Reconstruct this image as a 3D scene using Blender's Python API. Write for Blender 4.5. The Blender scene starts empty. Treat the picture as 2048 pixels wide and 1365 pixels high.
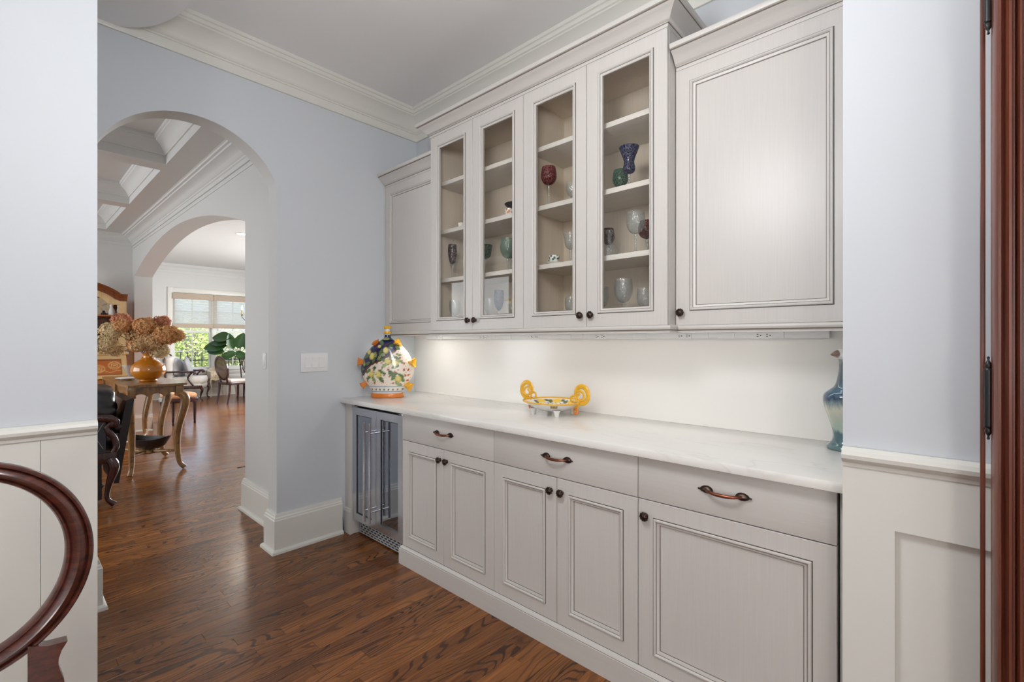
import bpy, bmesh, math, random
from mathutils import Vector, Matrix
random.seed(7)
sc = bpy.context.scene
COL = sc.collection
PI = math.pi

# ------------------------------------------------------------------ camera, sky, lights, exposure
cam_d = bpy.data.cameras.new('camera')
cam_d.sensor_width = 36.0
cam_d.lens = 36.0 * 939.0 / 2048.0
cam_d.clip_start = 0.02
cam_d.clip_end = 200
cam = bpy.data.objects.new('camera', cam_d)
COL.objects.link(cam)
cam.location = (0, 0, 1.31)
cam.rotation_euler = (math.radians(90), 0, math.radians(42.66))
sc.camera = cam

sc.view_settings.view_transform = 'Standard'
sc.view_settings.look = 'None'
sc.view_settings.gamma = 1.0
sc.view_settings.use_curve_mapping = False
sc.view_settings.exposure = 0.06
try:
    sc.cycles.use_denoising = True
    sc.cycles.max_bounces = 10
    sc.cycles.diffuse_bounces = 5
    sc.cycles.glossy_bounces = 4
    sc.cycles.transparent_max_bounces = 24
    sc.cycles.caustics_reflective = False
    sc.cycles.caustics_refractive = False
    sc.cycles.sample_clamp_indirect = 6.0
except Exception:
    pass

w = bpy.data.worlds.new('sky')
sc.world = w
w.use_nodes = True
nt = w.node_tree
nt.nodes.clear()
wo = nt.nodes.new('ShaderNodeOutputWorld')
bg = nt.nodes.new('ShaderNodeBackground')
sky = nt.nodes.new('ShaderNodeTexSky')
sky.sky_type = 'NISHITA'
sky.sun_elevation = math.radians(50)
sky.sun_rotation = math.radians(100)
sky.sun_disc = False
sky.sun_intensity = 0.6
sky.dust_density = 5.0
sky.air_density = 0.8
sky.ozone_density = 0.6
bg.inputs['Strength'].default_value = 1.1
nt.links.new(sky.outputs[0], bg.inputs['Color'])
nt.links.new(bg.outputs[0], wo.inputs['Surface'])

def light(name, kind, loc, aim=None, energy=10, color=(1, 1, 1), size=1.0, size_y=None, **kw):
    d = bpy.data.lights.new(name, kind)
    d.energy = energy
    d.color = color
    if kind == 'AREA':
        d.shape = 'RECTANGLE'
        d.size = size
        d.size_y = size_y or size
    for k, v in kw.items():
        setattr(d, k, v)
    o = bpy.data.objects.new(name, d)
    COL.objects.link(o)
    o.location = loc
    if aim is not None:
        o.rotation_euler = (Vector(aim) - Vector(loc)).to_track_quat('-Z', 'Y').to_euler()
    return o

DAY = (0.93, 0.97, 1.0)
WARM = (1.0, 0.90, 0.78)
light('sunlight', 'SUN', (10, 10, 20), (-6, 4, 0), 5.0, (1, 0.96, 0.88), angle=0.01)
# daylight through the dining room's windows behind the camera
light('dining_window_light', 'AREA', (2.90, -1.6, 1.65), (-3, 0.6, 1.5), 22, DAY, 2.6, 1.9)
light('dining_side_window_light', 'AREA', (-0.3, -3.85, 1.7), (-1.2, 2.0, 1.4), 16, DAY, 3.2, 1.9)
# unseen fill lamp behind the camera, added to lift ceiling and walls
light('dining_fill_light', 'POINT', (1.6, -2.5, 1.2), None, 95, (1, 0.97, 0.93), shadow_soft_size=0.35)
# point lamp added above the frame to brighten pantry walls and ceiling
light('pantry_fill_light', 'POINT', (-0.80, 0.45, 2.25), None, 45, (0.97, 0.98, 1.0), shadow_soft_size=0.22)
# strip lamps under the wall cupboards
light('cupboard_strip_light', 'AREA', (-1.62, 2.02, 1.366), (-1.62, 2.02, 0), 1.25, (1, 0.97, 0.93), 2.6, 0.03)
light('corner_puck_light', 'AREA', (-2.66, 1.96, 1.366), (-2.72, 1.94, 0), 0.8, (1, 0.97, 0.94), 0.07)
# windows of the living room and the sunroom
light('living_window_light', 'AREA', (-6.2, -2.9, 1.6), (-6.2, 2, 1.3), 115, DAY, 3.6, 1.9)
light('sunroom_side_window_light', 'AREA', (-8.5, 5.35, 1.6), (-8.5, 0, 1.2), 300, DAY, 4.0, 1.6)
light('sunroom_can_light', 'AREA', (-9.8, 3.2, 3.03), (-9.8, 3.2, 0), 22, WARM, 0.5)

# ------------------------------------------------------------------ materials
def lin(c):
    def f(x):
        x /= 255.0
        return x / 12.92 if x <= 0.04045 else ((x + 0.055) / 1.055) ** 2.4
    return (f(c[0]), f(c[1]), f(c[2]), 1.0)

class N:
    """small node-graph helper"""
    def __init__(s, name):
        s.m = bpy.data.materials.new(name)
        s.m.use_nodes = True
        s.t = s.m.node_tree
        s.t.nodes.clear()
        s.out = s.t.nodes.new('ShaderNodeOutputMaterial')
    def n(s, typ, **kw):
        x = s.t.nodes.new('ShaderNode' + typ)
        for k, v in kw.items():
            if k.startswith('i_'):
                x.inputs[k[2:]].default_value = v
            else:
                setattr(x, k, v)
        return x
    def l(s, a, b):
        s.t.links.new(a, b)
    def math(s, op, a, b=None, c=None):
        x = s.t.nodes.new('ShaderNodeMath')
        x.operation = op
        for i, v in enumerate((a, b, c)):
            if v is None:
                continue
            if isinstance(v, (int, float)):
                x.inputs[i].default_value = v
            else:
                s.l(v, x.inputs[i])
        return x.outputs[0]
    def mix(s, f, a, b, blend='MIX'):
        x = s.t.nodes.new('ShaderNodeMix')
        x.data_type = 'RGBA'
        x.blend_type = blend
        for sock, v in ((x.inputs[0], f), (x.inputs[6], a), (x.inputs[7], b)):
            if isinstance(v, (int, float)):
                sock.default_value = v
            elif isinstance(v, tuple):
                sock.default_value = v
            else:
                s.l(v, sock)
        return x.outputs[2]
    def ramp(s, f, stops):
        x = s.t.nodes.new('ShaderNodeValToRGB')
        e = x.color_ramp.elements
        while len(e) < len(stops):
            e.new(0.5)
        for el, (p, c) in zip(e, stops):
            el.position = p
            el.color = c if isinstance(c, tuple) else (c, c, c, 1)
        s.l(f, x.inputs[0])
        return x.outputs[0]
    def mapped(s, scale, coord='Object', loc=(0, 0, 0)):
        tc = s.n('TexCoord')
        mp = s.n('Mapping')
        mp.inputs['Scale'].default_value = scale
        mp.inputs['Location'].default_value = loc
        s.l(tc.outputs[coord], mp.inputs[0])
        return mp.outputs[0]
    def noise(s, vec, scale=5, detail=3, rough=0.5, dist=0):
        x = s.n('TexNoise')
        x.inputs['Scale'].default_value = scale
        x.inputs['Detail'].default_value = detail
        x.inputs['Roughness'].default_value = rough
        x.inputs['Distortion'].default_value = dist
        if vec is not None:
            s.l(vec, x.inputs['Vector'])
        return x.outputs[0]
    def bsdf(s, col, rough=0.5, metal=0.0, spec=0.5, coat=0.0, bump=None, bstr=0.2, bdist=0.002, **kw):
        b = s.n('BsdfPrincipled')
        for nm, v in (('Base Color', col), ('Roughness', rough), ('Metallic', metal), ('Specular IOR Level', spec), ('Coat Weight', coat)):
            if isinstance(v, (int, float, tuple)):
                b.inputs[nm].default_value = v
            else:
                s.l(v, b.inputs[nm])
        for k, v in kw.items():
            b.inputs[k].default_value = v
        if bump is not None:
            bp = s.n('Bump')
            bp.inputs['Strength'].default_value = bstr
            bp.inputs['Distance'].default_value = bdist
            s.l(bump, bp.inputs['Height'])
            s.l(bp.outputs[0], b.inputs['Normal'])
        s.l(b.outputs[0], s.out.inputs['Surface'])
        return s.m

def plain(name, c, rough=0.5, metal=0.0, var=0.04, scale=6, **kw):
    g = N(name)
    nz = g.noise(g.mapped((1, 1, 1)), scale, 4)
    c = lin(c)
    d = tuple(x * (1 - var * 2) for x in c[:3]) + (1,)
    h = tuple(min(1, x * (1 + var)) for x in c[:3]) + (1,)
    return g.bsdf(g.mix(nz, d, h), rough, metal, **kw)

def streaked(name, c, rough, stretch=(60, 60, 2.0), var=0.05, bstr=0.04):
    """brushed paint: faint streaks along one direction"""
    g = N(name)
    nz = g.noise(g.mapped(stretch), 3.0, 4, 0.6)
    big = g.noise(g.mapped((1, 1, 1)), 2.2, 2)
    c = lin(c)
    f = g.math('ADD', g.math('MULTIPLY', nz, 0.75), g.math('MULTIPLY', big, 0.25))
    d = tuple(x * (1 - var * 2) for x in c[:3]) + (1,)
    h = tuple(min(1, x * (1 + var)) for x in c[:3]) + (1,)
    col = g.mix(g.ramp(f, [(0.3, 0.0), (0.7, 1.0)]), d, h)
    return g.bsdf(col, rough, bump=nz, bstr=bstr, bdist=0.001)

def woody(name, dark, light_, rough=0.35, stretch=(30, 30, 2.5), coat=0.3, wear=None):
    g = N(name)
    v = g.mapped(stretch)
    nz = g.noise(v, 1.5, 6, 0.62, 0.6)
    fine = g.noise(g.mapped(tuple(6 * q for q in stretch)), 2.0, 2)
    f = g.math('ADD', g.math('MULTIPLY', nz, 0.75), g.math('MULTIPLY', fine, 0.25))
    col = g.mix(g.ramp(f, [(0.35, 0.0), (0.65, 1.0)]), lin(dark), lin(light_))
    if wear:
        wn = g.noise(g.mapped((1, 1, 1)), 22, 5, 0.65)
        col = g.mix(g.ramp(wn, [(0.54, 0.0), (0.62, 1.0)]), col, lin(wear))
    return g.bsdf(col, rough, coat=coat, bump=f, bstr=0.08, bdist=0.001, **{'Coat Roughness': 0.12})

def painted(name, rough=0.2, coat=0.6):
    """colour from the mesh's own 'paint' attribute (hand-painted ceramics, marquetry)"""
    g = N(name)
    a = g.n('Attribute', attribute_name='paint')
    return g.bsdf(a.outputs['Color'], rough, coat=coat, **{'Coat Roughness': 0.06})

def glassy(name, tint, gloss=0.12, rough=0.02, body=0.0, cut=None):
    """thin clear or tinted glass: fresnel reflection over a tinted pass-through"""
    g = N(name)
    tr = g.n('BsdfTransparent')
    tr.inputs[0].default_value = lin(tint)
    gl = g.n('BsdfGlossy')
    gl.inputs['Roughness'].default_value = rough
    fr = g.n('LayerWeight')
    fr.inputs[0].default_value = 0.5
    mx = g.n('MixShader')
    g.l(g.math('ADD', gloss * 0.16, g.math('MULTIPLY', g.math('POWER', fr.outputs['Facing'], 4.0), 0.75 if not body else 0.5)), mx.inputs[0])
    g.l(tr.outputs[0], mx.inputs[1])
    g.l(gl.outputs[0], mx.inputs[2])
    last = mx
    if body:
        df = g.n('BsdfDiffuse')
        df.inputs[0].default_value = lin(tint)
        m2 = g.n('MixShader')
        m2.inputs[0].default_value = body
        if cut:
            vo = g.n('TexVoronoi')
            vo.feature = 'DISTANCE_TO_EDGE'
            vo.inputs['Scale'].default_value = cut
            g.l(g.mapped((1, 1, 0.6)), vo.inputs['Vector'])
            edge = g.ramp(vo.outputs[0], [(0.03, min(0.5, body + 0.12)), (0.10, body)])
            g.l(edge, m2.inputs[0])
            g.l(g.mix(g.ramp(vo.outputs[0], [(0.03, 1.0), (0.10, 0.0)]), lin(tint), lin(tuple(int(x * 0.4 + 140) for x in tint))), df.inputs[0])
            bp = g.n('Bump')
            bp.inputs['Strength'].default_value = 0.6
            bp.inputs['Distance'].default_value = 0.003
            g.l(vo.outputs[0], bp.inputs['Height'])
            g.l(bp.outputs[0], gl.inputs['Normal'])
        g.l(mx.outputs[0], m2.inputs[1])
        g.l(df.outputs[0], m2.inputs[2])
        last = m2
    g.l(last.outputs[0], g.out.inputs['Surface'])
    return g.m

def floor_mat():
    g = N('oak_floor')
    geo = g.n('NewGeometry')
    oi = g.n('ObjectInfo')
    r = g.math('FRACT', g.math('ADD', oi.outputs['Random'], g.math('MULTIPLY', geo.outputs['Random Per Island'], 7.31)))
    sx = g.n('SeparateXYZ')
    g.l(geo.outputs['Position'], sx.inputs[0])
    def vec(kx, ky, ox, oy):
        c = g.n('CombineXYZ')
        g.l(g.math('ADD', g.math('MULTIPLY', sx.outputs[0], kx), g.math('MULTIPLY', r, ox)), c.inputs[0])
        g.l(g.math('ADD', g.math('MULTIPLY', sx.outputs[1], ky), g.math('MULTIPLY', r, oy)), c.inputs[1])
        return c.outputs[0]
    ca = g.noise(vec(8.0, 1.35, 31, 57), 1.0, 1.2, 0.35, 0.3)
    rings = g.math('SINE', g.math('MULTIPLY', ca, 125.0))
    ringd = g.ramp(rings, [(0.45, 0.0), (0.90, 1.0)])
    pores = g.noise(vec(300, 4.0, 17, 91), 1.0, 3, 0.6)
    pord = g.ramp(pores, [(0.45, 0.0), (0.68, 1.0)])
    band = g.ramp(g.noise(vec(70, 0.9, 43, 29), 1.0, 3, 0.55), [(0.40, 0.0), (0.64, 1.0)])
    blot = g.noise(vec(10, 1.3, 77, 13), 1.0, 3, 0.6)
    r2 = g.math('FRACT', g.math('MULTIPLY', r, 17.3))
    base = g.mix(r, lin((124, 74, 35)), lin((170, 108, 54)))
    base = g.mix(g.math('MULTIPLY', g.ramp(blot, [(0.35, 0.0), (0.75, 0.7)]), r2), base, lin((96, 54, 26)))
    base = g.mix(g.math('MULTIPLY', band, 0.42), base, lin((82, 46, 24)))
    base = g.mix(g.math('MULTIPLY', ringd, g.math('ADD', 0.38, g.math('MULTIPLY', r2, 0.5))), base, lin((40, 21, 13)))
    base = g.mix(g.math('MULTIPLY', pord, 0.6), base, lin((52, 28, 17)))
    rough = g.math('ADD', 0.20, g.math('MULTIPLY', pores, 0.12))
    return g.bsdf(base, rough, spec=0.4, coat=0.10, bump=pores, bstr=0.05, bdist=0.0004, **{'Coat Roughness': 0.14})

def stone(name, c, vein):
    g = N(name)
    v = g.mapped((1, 1, 1))
    wrp = g.noise(v, 1.6, 5, 0.6)
    n2 = g.noise(g.mapped((0.9, 2.4, 1.5)), 1.3, 4, 0.55, 0.8)
    line = g.math('ABSOLUTE', g.math('SUBTRACT', n2, 0.5))
    f = g.ramp(line, [(0.0, 0.30), (0.012, 0.0)])
    col = g.mix(g.math('MULTIPLY', f, wrp), lin(c), lin(vein))
    return g.bsdf(col, 0.16, spec=0.45)

def emit(name, c, s):
    g = N(name)
    e = g.n('Emission')
    e.inputs[0].default_value = lin(c)
    e.inputs[1].default_value = s
    g.l(e.outputs[0], g.out.inputs['Surface'])
    return g.m

def shade_cloth():
    g = N('woven_shade_cloth')
    nz = g.noise(g.mapped((1, 3, 90)), 3, 4, 0.7)
    col = g.mix(g.ramp(nz, [(0.35, 0.0), (0.65, 1.0)]), lin((222, 216, 208)), lin((252, 250, 246)))
    df = g.n('BsdfDiffuse')
    tl = g.n('BsdfTranslucent')
    g.l(col, df.inputs[0])
    g.l(col, tl.inputs[0])
    mx = g.n('MixShader')
    mx.inputs[0].default_value = 0.75
    g.l(df.outputs[0], mx.inputs[1])
    g.l(tl.outputs[0], mx.inputs[2])
    g.l(mx.outputs[0], g.out.inputs['Surface'])
    return g.m

def leafy(name, c1, c2, trans=0.35, scale=14, rough=0.45):
    g = N(name)
    nz = g.noise(g.mapped((1, 1, 1)), scale, 3)
    geo = g.n('NewGeometry')
    f = g.math('ADD', g.math('MULTIPLY', nz, 0.5), g.math('MULTIPLY', geo.outputs['Random Per Island'], 0.5))
    col = g.mix(f, lin(c1), lin(c2))
    b = g.n('BsdfPrincipled')
    g.l(col, b.inputs['Base Color'])
    b.inputs['Roughness'].default_value = rough
    tl = g.n('BsdfTranslucent')
    g.l(col, tl.inputs[0])
    mx = g.n('MixShader')
    mx.inputs[0].default_value = trans
    g.l(b.outputs[0], mx.inputs[1])
    g.l(tl.outputs[0], mx.inputs[2])
    g.l(mx.outputs[0], g.out.inputs['Surface'])
    return g.m

M = {}
M['blue'] = plain('blue_wall_paint', (205, 210, 215), 0.55, var=0.008, scale=2)
M['offwhite'] = plain('warm_grey_wall_paint', (206, 206, 204), 0.6, var=0.008, scale=2)
M['ceil'] = plain('ceiling_paint', (240, 240, 240), 0.75, var=0.008, scale=2)
M['trim'] = plain('trim_paint', (222, 221, 214), 0.38, var=0.008, scale=2)
M['cab'] = streaked('glazed_cabinet_paint', (206, 202, 197), 0.36, (60, 60, 1.6), 0.022, 0.02)
M['cabh'] = streaked('glazed_rail_paint', (206, 202, 197), 0.36, (1.6, 60, 60), 0.022, 0.02)
M['glaze'] = plain('umber_glaze', (112, 102, 92), 0.5)
M['gap'] = plain('shadow_gap', (40, 36, 33), 0.8)
M['cabin'] = streaked('maple_interior', (216, 203, 186), 0.45, (40, 40, 1.2), 0.05)
M['shelf'] = streaked('white_shelf_paint', (226, 221, 214), 0.4, (2, 60, 60))
M['slab'] = plain('plain_white_quartz', (234, 232, 227), 0.2, var=0.004, scale=2)
M['stone'] = stone('white_quartz', (236, 234, 229), (176, 168, 156))
M['bronze'] = plain('oil_rubbed_bronze', (74, 60, 54), 0.34, 0.85, var=0.25, scale=120)
M['copper'] = plain('rubbed_copper', (150, 92, 70), 0.3, 0.9, var=0.2, scale=80)
M['steel'] = plain('brushed_steel', (196, 199, 206), 0.22, 0.95, var=0.03, scale=60)
M['chrome'] = plain('polished_steel', (205, 207, 212), 0.12, 1.0, var=0.01)
M['grille'] = plain('grille_steel', (196, 198, 202), 0.35, 0.35, var=0.02)
M['black'] = plain('black_plastic', (22, 22, 24), 0.4)
M['white_plastic'] = plain('white_plastic', (228, 229, 230), 0.35, var=0.004)
M['pane'] = glassy('cabinet_pane', (253, 253, 252), 0.14, 0.01)
M['winpane'] = glassy('window_pane', (253, 254, 254), 0.10, 0.01)
M['floor'] = floor_mat()
M['clear'] = glassy('clear_crystal', (242, 244, 244), 0.35, 0.04, 0.03, 120)
M['ruby'] = glassy('ruby_crystal', (170, 28, 38), 0.3, 0.04, 0.14, 110)
M['plum'] = glassy('plum_crystal', (128, 66, 76), 0.3, 0.04, 0.08, 120)
M['cobalt'] = glassy('cobalt_crystal', (58, 66, 140), 0.3, 0.04, 0.14, 100)
M['emerald'] = glassy('emerald_crystal', (84, 150, 110), 0.3, 0.04, 0.14, 110)
M['palegreen'] = glassy('pale_green_crystal', (206, 224, 214), 0.35, 0.04, 0.05, 110)
M['darkbowl'] = plain('black_plum_china', (46, 36, 44), 0.15)
M['china'] = plain('white_china', (236, 234, 228), 0.2, var=0.01)
M['flask'] = painted('painted_majolica')
M['yellow'] = plain('yellow_majolica', (236, 178, 30), 0.25, var=0.12, scale=40, coat=0.5)
M['orange'] = plain('orange_majolica', (214, 122, 34), 0.25, var=0.08, scale=30, coat=0.5)
M['whitepot'] = plain('white_majolica', (232, 230, 226), 0.25, var=0.01, coat=0.5)
M['cherry'] = woody('cherry_wood', (46, 20, 17), (98, 48, 36), 0.28, (14, 14, 60), 0.5)
M['mahogany'] = woody('mahogany_door', (74, 32, 22), (124, 66, 46), 0.3, (40, 40, 1.2), 0.4)
M['darkmahog'] = woody('dark_mahogany', (36, 14, 14), (72, 30, 26), 0.25, (20, 20, 3), 0.5)
M['walnut'] = woody('worn_walnut', (112, 78, 42), (166, 122, 68), 0.32, (20, 20, 3), 0.3, wear=(104, 84, 62))
M['honey'] = woody('honey_oak', (150, 84, 36), (186, 112, 50), 0.35, (12, 30, 3), 0.3)
M['cream_wood'] = woody('cream_banding', (196, 160, 110), (214, 184, 136), 0.45, (12, 12, 3), 0.1)
M['leather'] = plain('black_leather', (30, 26, 28), 0.32, var=0.2, scale=40, coat=0.2)
M['cane'] = plain('charcoal_panel', (44, 46, 54), 0.5)
M['lattice'] = plain('pale_lattice', (150, 142, 126), 0.5)
M['amber'] = plain('amber_glaze', (196, 120, 22), 0.1, var=0.12, scale=9, coat=0.8)
M['bead'] = plain('beige_upholstery', (222, 214, 206), 0.85, var=0.05, scale=60)
M['peach'] = plain('peach_upholstery', (214, 160, 118), 0.85, var=0.08, scale=40)
M['pillow'] = plain('grey_toile_cushion', (176, 176, 178), 0.9, var=0.16, scale=26)
M['shade'] = shade_cloth()
M['hem'] = plain('beige_shade_hem', (186, 170, 152), 0.8, var=0.08, scale=50)
M['bulb'] = emit('candle_flame', (255, 222, 170), 22)
M['can'] = emit('lit_can', (255, 246, 228), 14)
M['brass'] = plain('aged_brass', (150, 118, 66), 0.35, 0.8)
M['hedge'] = leafy('hedge_leaf', (62, 92, 36), (206, 216, 140), 0.45)
M['ficus'] = leafy('rubber_leaf', (24, 54, 34), (74, 112, 56), 0.15, 3, 0.25)
M['stem'] = plain('brown_stem', (70, 50, 34), 0.7)
M['petal1'] = leafy('dried_petal_tan', (204, 158, 106), (246, 218, 172), 0.25, 30, 0.8)
M['petal2'] = leafy('dried_petal_russet', (204, 144, 92), (246, 202, 144), 0.25, 30, 0.8)
M['petal3'] = leafy('dried_petal_rose', (192, 122, 94), (240, 180, 140), 0.25, 30, 0.8)
M['petal4'] = leafy('dried_petal_straw', (206, 180, 132), (250, 232, 192), 0.25, 30, 0.8)
M['lawn'] = plain('lawn', (92, 112, 54), 0.9, var=0.2, scale=20)
M['cream'] = woody('cream_paint', (206, 190, 162), (226, 214, 190), 0.5, (10, 10, 4), 0.0, wear=(186, 160, 126))
M['iron'] = plain('black_iron', (40, 42, 46), 0.5)
M['birdglaze'] = None

# ------------------------------------------------------------------ mesh building
class MB:
    def __init__(s):
        s.v = []; s.f = []; s.mi = []
    def add(s, vs, fs, mi=0):
        o = len(s.v)
        s.v += [tuple(p) for p in vs]
        for i, f in enumerate(fs):
            s.f.append(tuple(o + k for k in f))
            s.mi.append(mi[i] if isinstance(mi, list) else mi)
        return s
    def box(s, x0, y0, z0, x1, y1, z1, mi=0):
        x0, x1 = min(x0, x1), max(x0, x1); y0, y1 = min(y0, y1), max(y0, y1); z0, z1 = min(z0, z1), max(z0, z1)
        vs = [(x0, y0, z0), (x1, y0, z0), (x1, y1, z0), (x0, y1, z0), (x0, y0, z1), (x1, y0, z1), (x1, y1, z1), (x0, y1, z1)]
        fs = [(0, 3, 2, 1), (4, 5, 6, 7), (0, 1, 5, 4), (1, 2, 6, 5), (2, 3, 7, 6), (3, 0, 4, 7)]
        return s.add(vs, fs, mi)
    def cbox(s, x0, y0, z0, x1, y1, z1, c=0.002, mi=0):
        """box with chamfered edges"""
        bm = bmesh.new()
        bmesh.ops.create_cube(bm, size=1)
        for v in bm.verts:
            v.co = Vector(((x0 + x1) / 2 + v.co.x * abs(x1 - x0), (y0 + y1) / 2 + v.co.y * abs(y1 - y0), (z0 + z1) / 2 + v.co.z * abs(z1 - z0)))
        bmesh.ops.bevel(bm, geom=list(bm.edges), offset=c, segments=2, affect='EDGES', profile=0.5)
        return s.bm(bm, mi)
    def bm(s, bm, mi=0):
        bm.verts.index_update()
        s.add([v.co[:] for v in bm.verts], [[v.index for v in f.verts] for f in bm.faces], mi)
        bm.free()
        return s
    def prism(s, poly, axis, a, b, mi=(0, 0, 0)):
        """polygon in the plane across 'axis', extruded from a to b; mi = (cap a, cap b, sides)"""
        def P(p, t):
            return {'x': (t, p[0], p[1]), 'y': (p[0], t, p[1]), 'z': (p[0], p[1], t)}[axis]
        n = len(poly)
        if isinstance(mi, int): mi = (mi, mi, mi)
        vs = [P(p, a) for p in poly] + [P(p, b) for p in poly]
        fs = [tuple(range(n)), tuple(reversed(range(n, 2 * n)))] + [(i, (i + 1) % n, n + (i + 1) % n, n + i) for i in range(n)]
        return s.add(vs, fs, [mi[0], mi[1]] + [mi[2]] * n)
    def lathe(s, prof, n=24, c=(0, 0, 0), axis=None, mi=0, sx=1, sy=1, lobes=0, lamp=0.0):
        """(radius, height) profile turned about z, or about 'axis' through c"""
        vs = []
        for r, z in prof:
            for k in range(n):
                a = 2 * PI * k / n
                q = r * (1 + lamp * math.cos(lobes * a)) if lobes else r
                vs.append((q * math.cos(a) * sx, q * math.sin(a) * sy, z))
        if axis is not None:
            R = Vector((0, 0, 1)).rotation_difference(Vector(axis).normalized()).to_matrix()
            vs = [tuple(R @ Vector(p)) for p in vs]
        vs = [(p[0] + c[0], p[1] + c[1], p[2] + c[2]) for p in vs]
        m = len(prof)
        fs = [(i * n + k, i * n + (k + 1) % n, (i + 1) * n + (k + 1) % n, (i + 1) * n + k) for i in range(m - 1) for k in range(n)]
        if prof[0][0] > 1e-6: fs.append(tuple(reversed(range(n))))
        if prof[-1][0] > 1e-6: fs.append(tuple(range((m - 1) * n, m * n)))
        return s.add(vs, fs, mi)
    def tube(s, pts, rad, n=10, closed=False, flat=1.0, mi=0, up=(0, 0, 1)):
        """round or flattened bar along points, with a radius per point"""
        P = [Vector(p) for p in pts]
        m = len(P)
        if not isinstance(rad, (list, tuple)): rad = [rad] * m
        T = []
        for i in range(m):
            a = P[(i - 1) % m] if closed or i > 0 else P[i]
            b = P[(i + 1) % m] if closed or i < m - 1 else P[i]
            T.append((b - a).normalized())
        u = Vector(up)
        nrm = (u - T[0] * u.dot(T[0]))
        if nrm.length < 1e-4:
            u = Vector((1, 0, 0)); nrm = (u - T[0] * u.dot(T[0]))
        nrm.normalize()
        vs = []
        for i in range(m):
            nrm = nrm - T[i] * nrm.dot(T[i])
            nrm.normalize()
            bn = T[i].cross(nrm)
            for k in range(n):
                a = 2 * PI * k / n
                vs.append(P[i] + nrm * (math.cos(a) * rad[i]) + bn * (math.sin(a) * rad[i] * flat))
        fs = []
        for i in range(m if closed else m - 1):
            j = (i + 1) % m
            fs += [(i * n + k, i * n + (k + 1) % n, j * n + (k + 1) % n, j * n + k) for k in range(n)]
        if not closed:
            fs += [tuple(reversed(range(n))), tuple(range((m - 1) * n, m * n))]
        return s.add(vs, fs, mi)
    def sweep(s, prof, path, normal=(0, 0, 1), closed=False, mi=0, scale=None, cap=True, shut=False):
        """moulding: (u, v) profile carried along a path in one plane, mitred at corners; u = normal x direction, v = normal"""
        Nn = Vector(normal).normalized()
        P = [Vector(p) for p in path]
        m = len(P); k = len(prof)
        vs = []
        for i in range(m):
            d0 = (P[i] - P[i - 1]).normalized() if (i > 0 or closed) else None
            d1 = (P[(i + 1) % m] - P[i]).normalized() if (i < m - 1 or closed) else None
            p0 = Nn.cross(d0) if d0 is not None else Nn.cross(d1)
            p1 = Nn.cross(d1) if d1 is not None else p0
            mt = (p0 + p1) / max(0.2, 1 + p0.dot(p1))
            q = scale[i] if scale else 1.0
            for (u, v) in prof:
                vs.append(P[i] + mt * (u * q) + Nn * v)
        fs = []; ms = []
        kk = k if shut else k - 1
        for i in range(m if closed else m - 1):
            j = (i + 1) % m
            for a in range(kk):
                b = (a + 1) % k
                fs.append((i * k + a, i * k + b, j * k + b, j * k + a))
                ms.append(mi[a] if isinstance(mi, (list, tuple)) else mi)
        if not closed and cap:
            fs += [tuple(range(k)), tuple(reversed(range((m - 1) * k, m * k)))]
            ms += [ms[len(prof) // 2]] * 2
        return s.add(vs, fs, ms)
    def sphere(s, c, r, u=16, v=10, mi=0, sx=1, sy=1, sz=1):
        prof = [(max(0.0, r * math.sin(PI * i / v)), -r * math.cos(PI * i / v)) for i in range(v + 1)]
        vs = []
        for (q, z) in prof:
            for k in range(u):
                a = 2 * PI * k / u
                vs.append((c[0] + q * math.cos(a) * sx, c[1] + q * math.sin(a) * sy, c[2] + z * sz))
        fs = [(i * u + k, i * u + (k + 1) % u, (i + 1) * u + (k + 1) % u, (i + 1) * u + k) for i in range(v) for k in range(u)]
        return s.add(vs, fs, mi)
    def build(s, name, mats, parent=None, smooth=35, weld=True, paint=None):
        me = bpy.data.meshes.new(name)
        me.from_pydata(s.v, [], s.f)
        if not isinstance(mats, (list, tuple)): mats = [mats]
        for m_ in mats: me.materials.append(m_)
        if len(mats) > 1:
            me.polygons.foreach_set('material_index', s.mi)
        b = bmesh.new(); b.from_mesh(me)
        if weld: bmesh.ops.remove_doubles(b, verts=b.verts, dist=1e-6)
        bmesh.ops.recalc_face_normals(b, faces=b.faces)
        b.to_mesh(me); b.free()
        if smooth:
            me.polygons.foreach_set('use_smooth', [True] * len(me.polygons))
            me.set_sharp_from_angle(angle=math.radians(smooth))
        if paint:
            at = me.color_attributes.new('paint', 'FLOAT_COLOR', 'POINT')
            for i, v in enumerate(me.vertices):
                at.data[i].color = lin(paint(v.co))
        me.update()
        o = bpy.data.objects.new(name, me)
        COL.objects.link(o)
        if parent is not None: o.parent = parent
        return o

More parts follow.
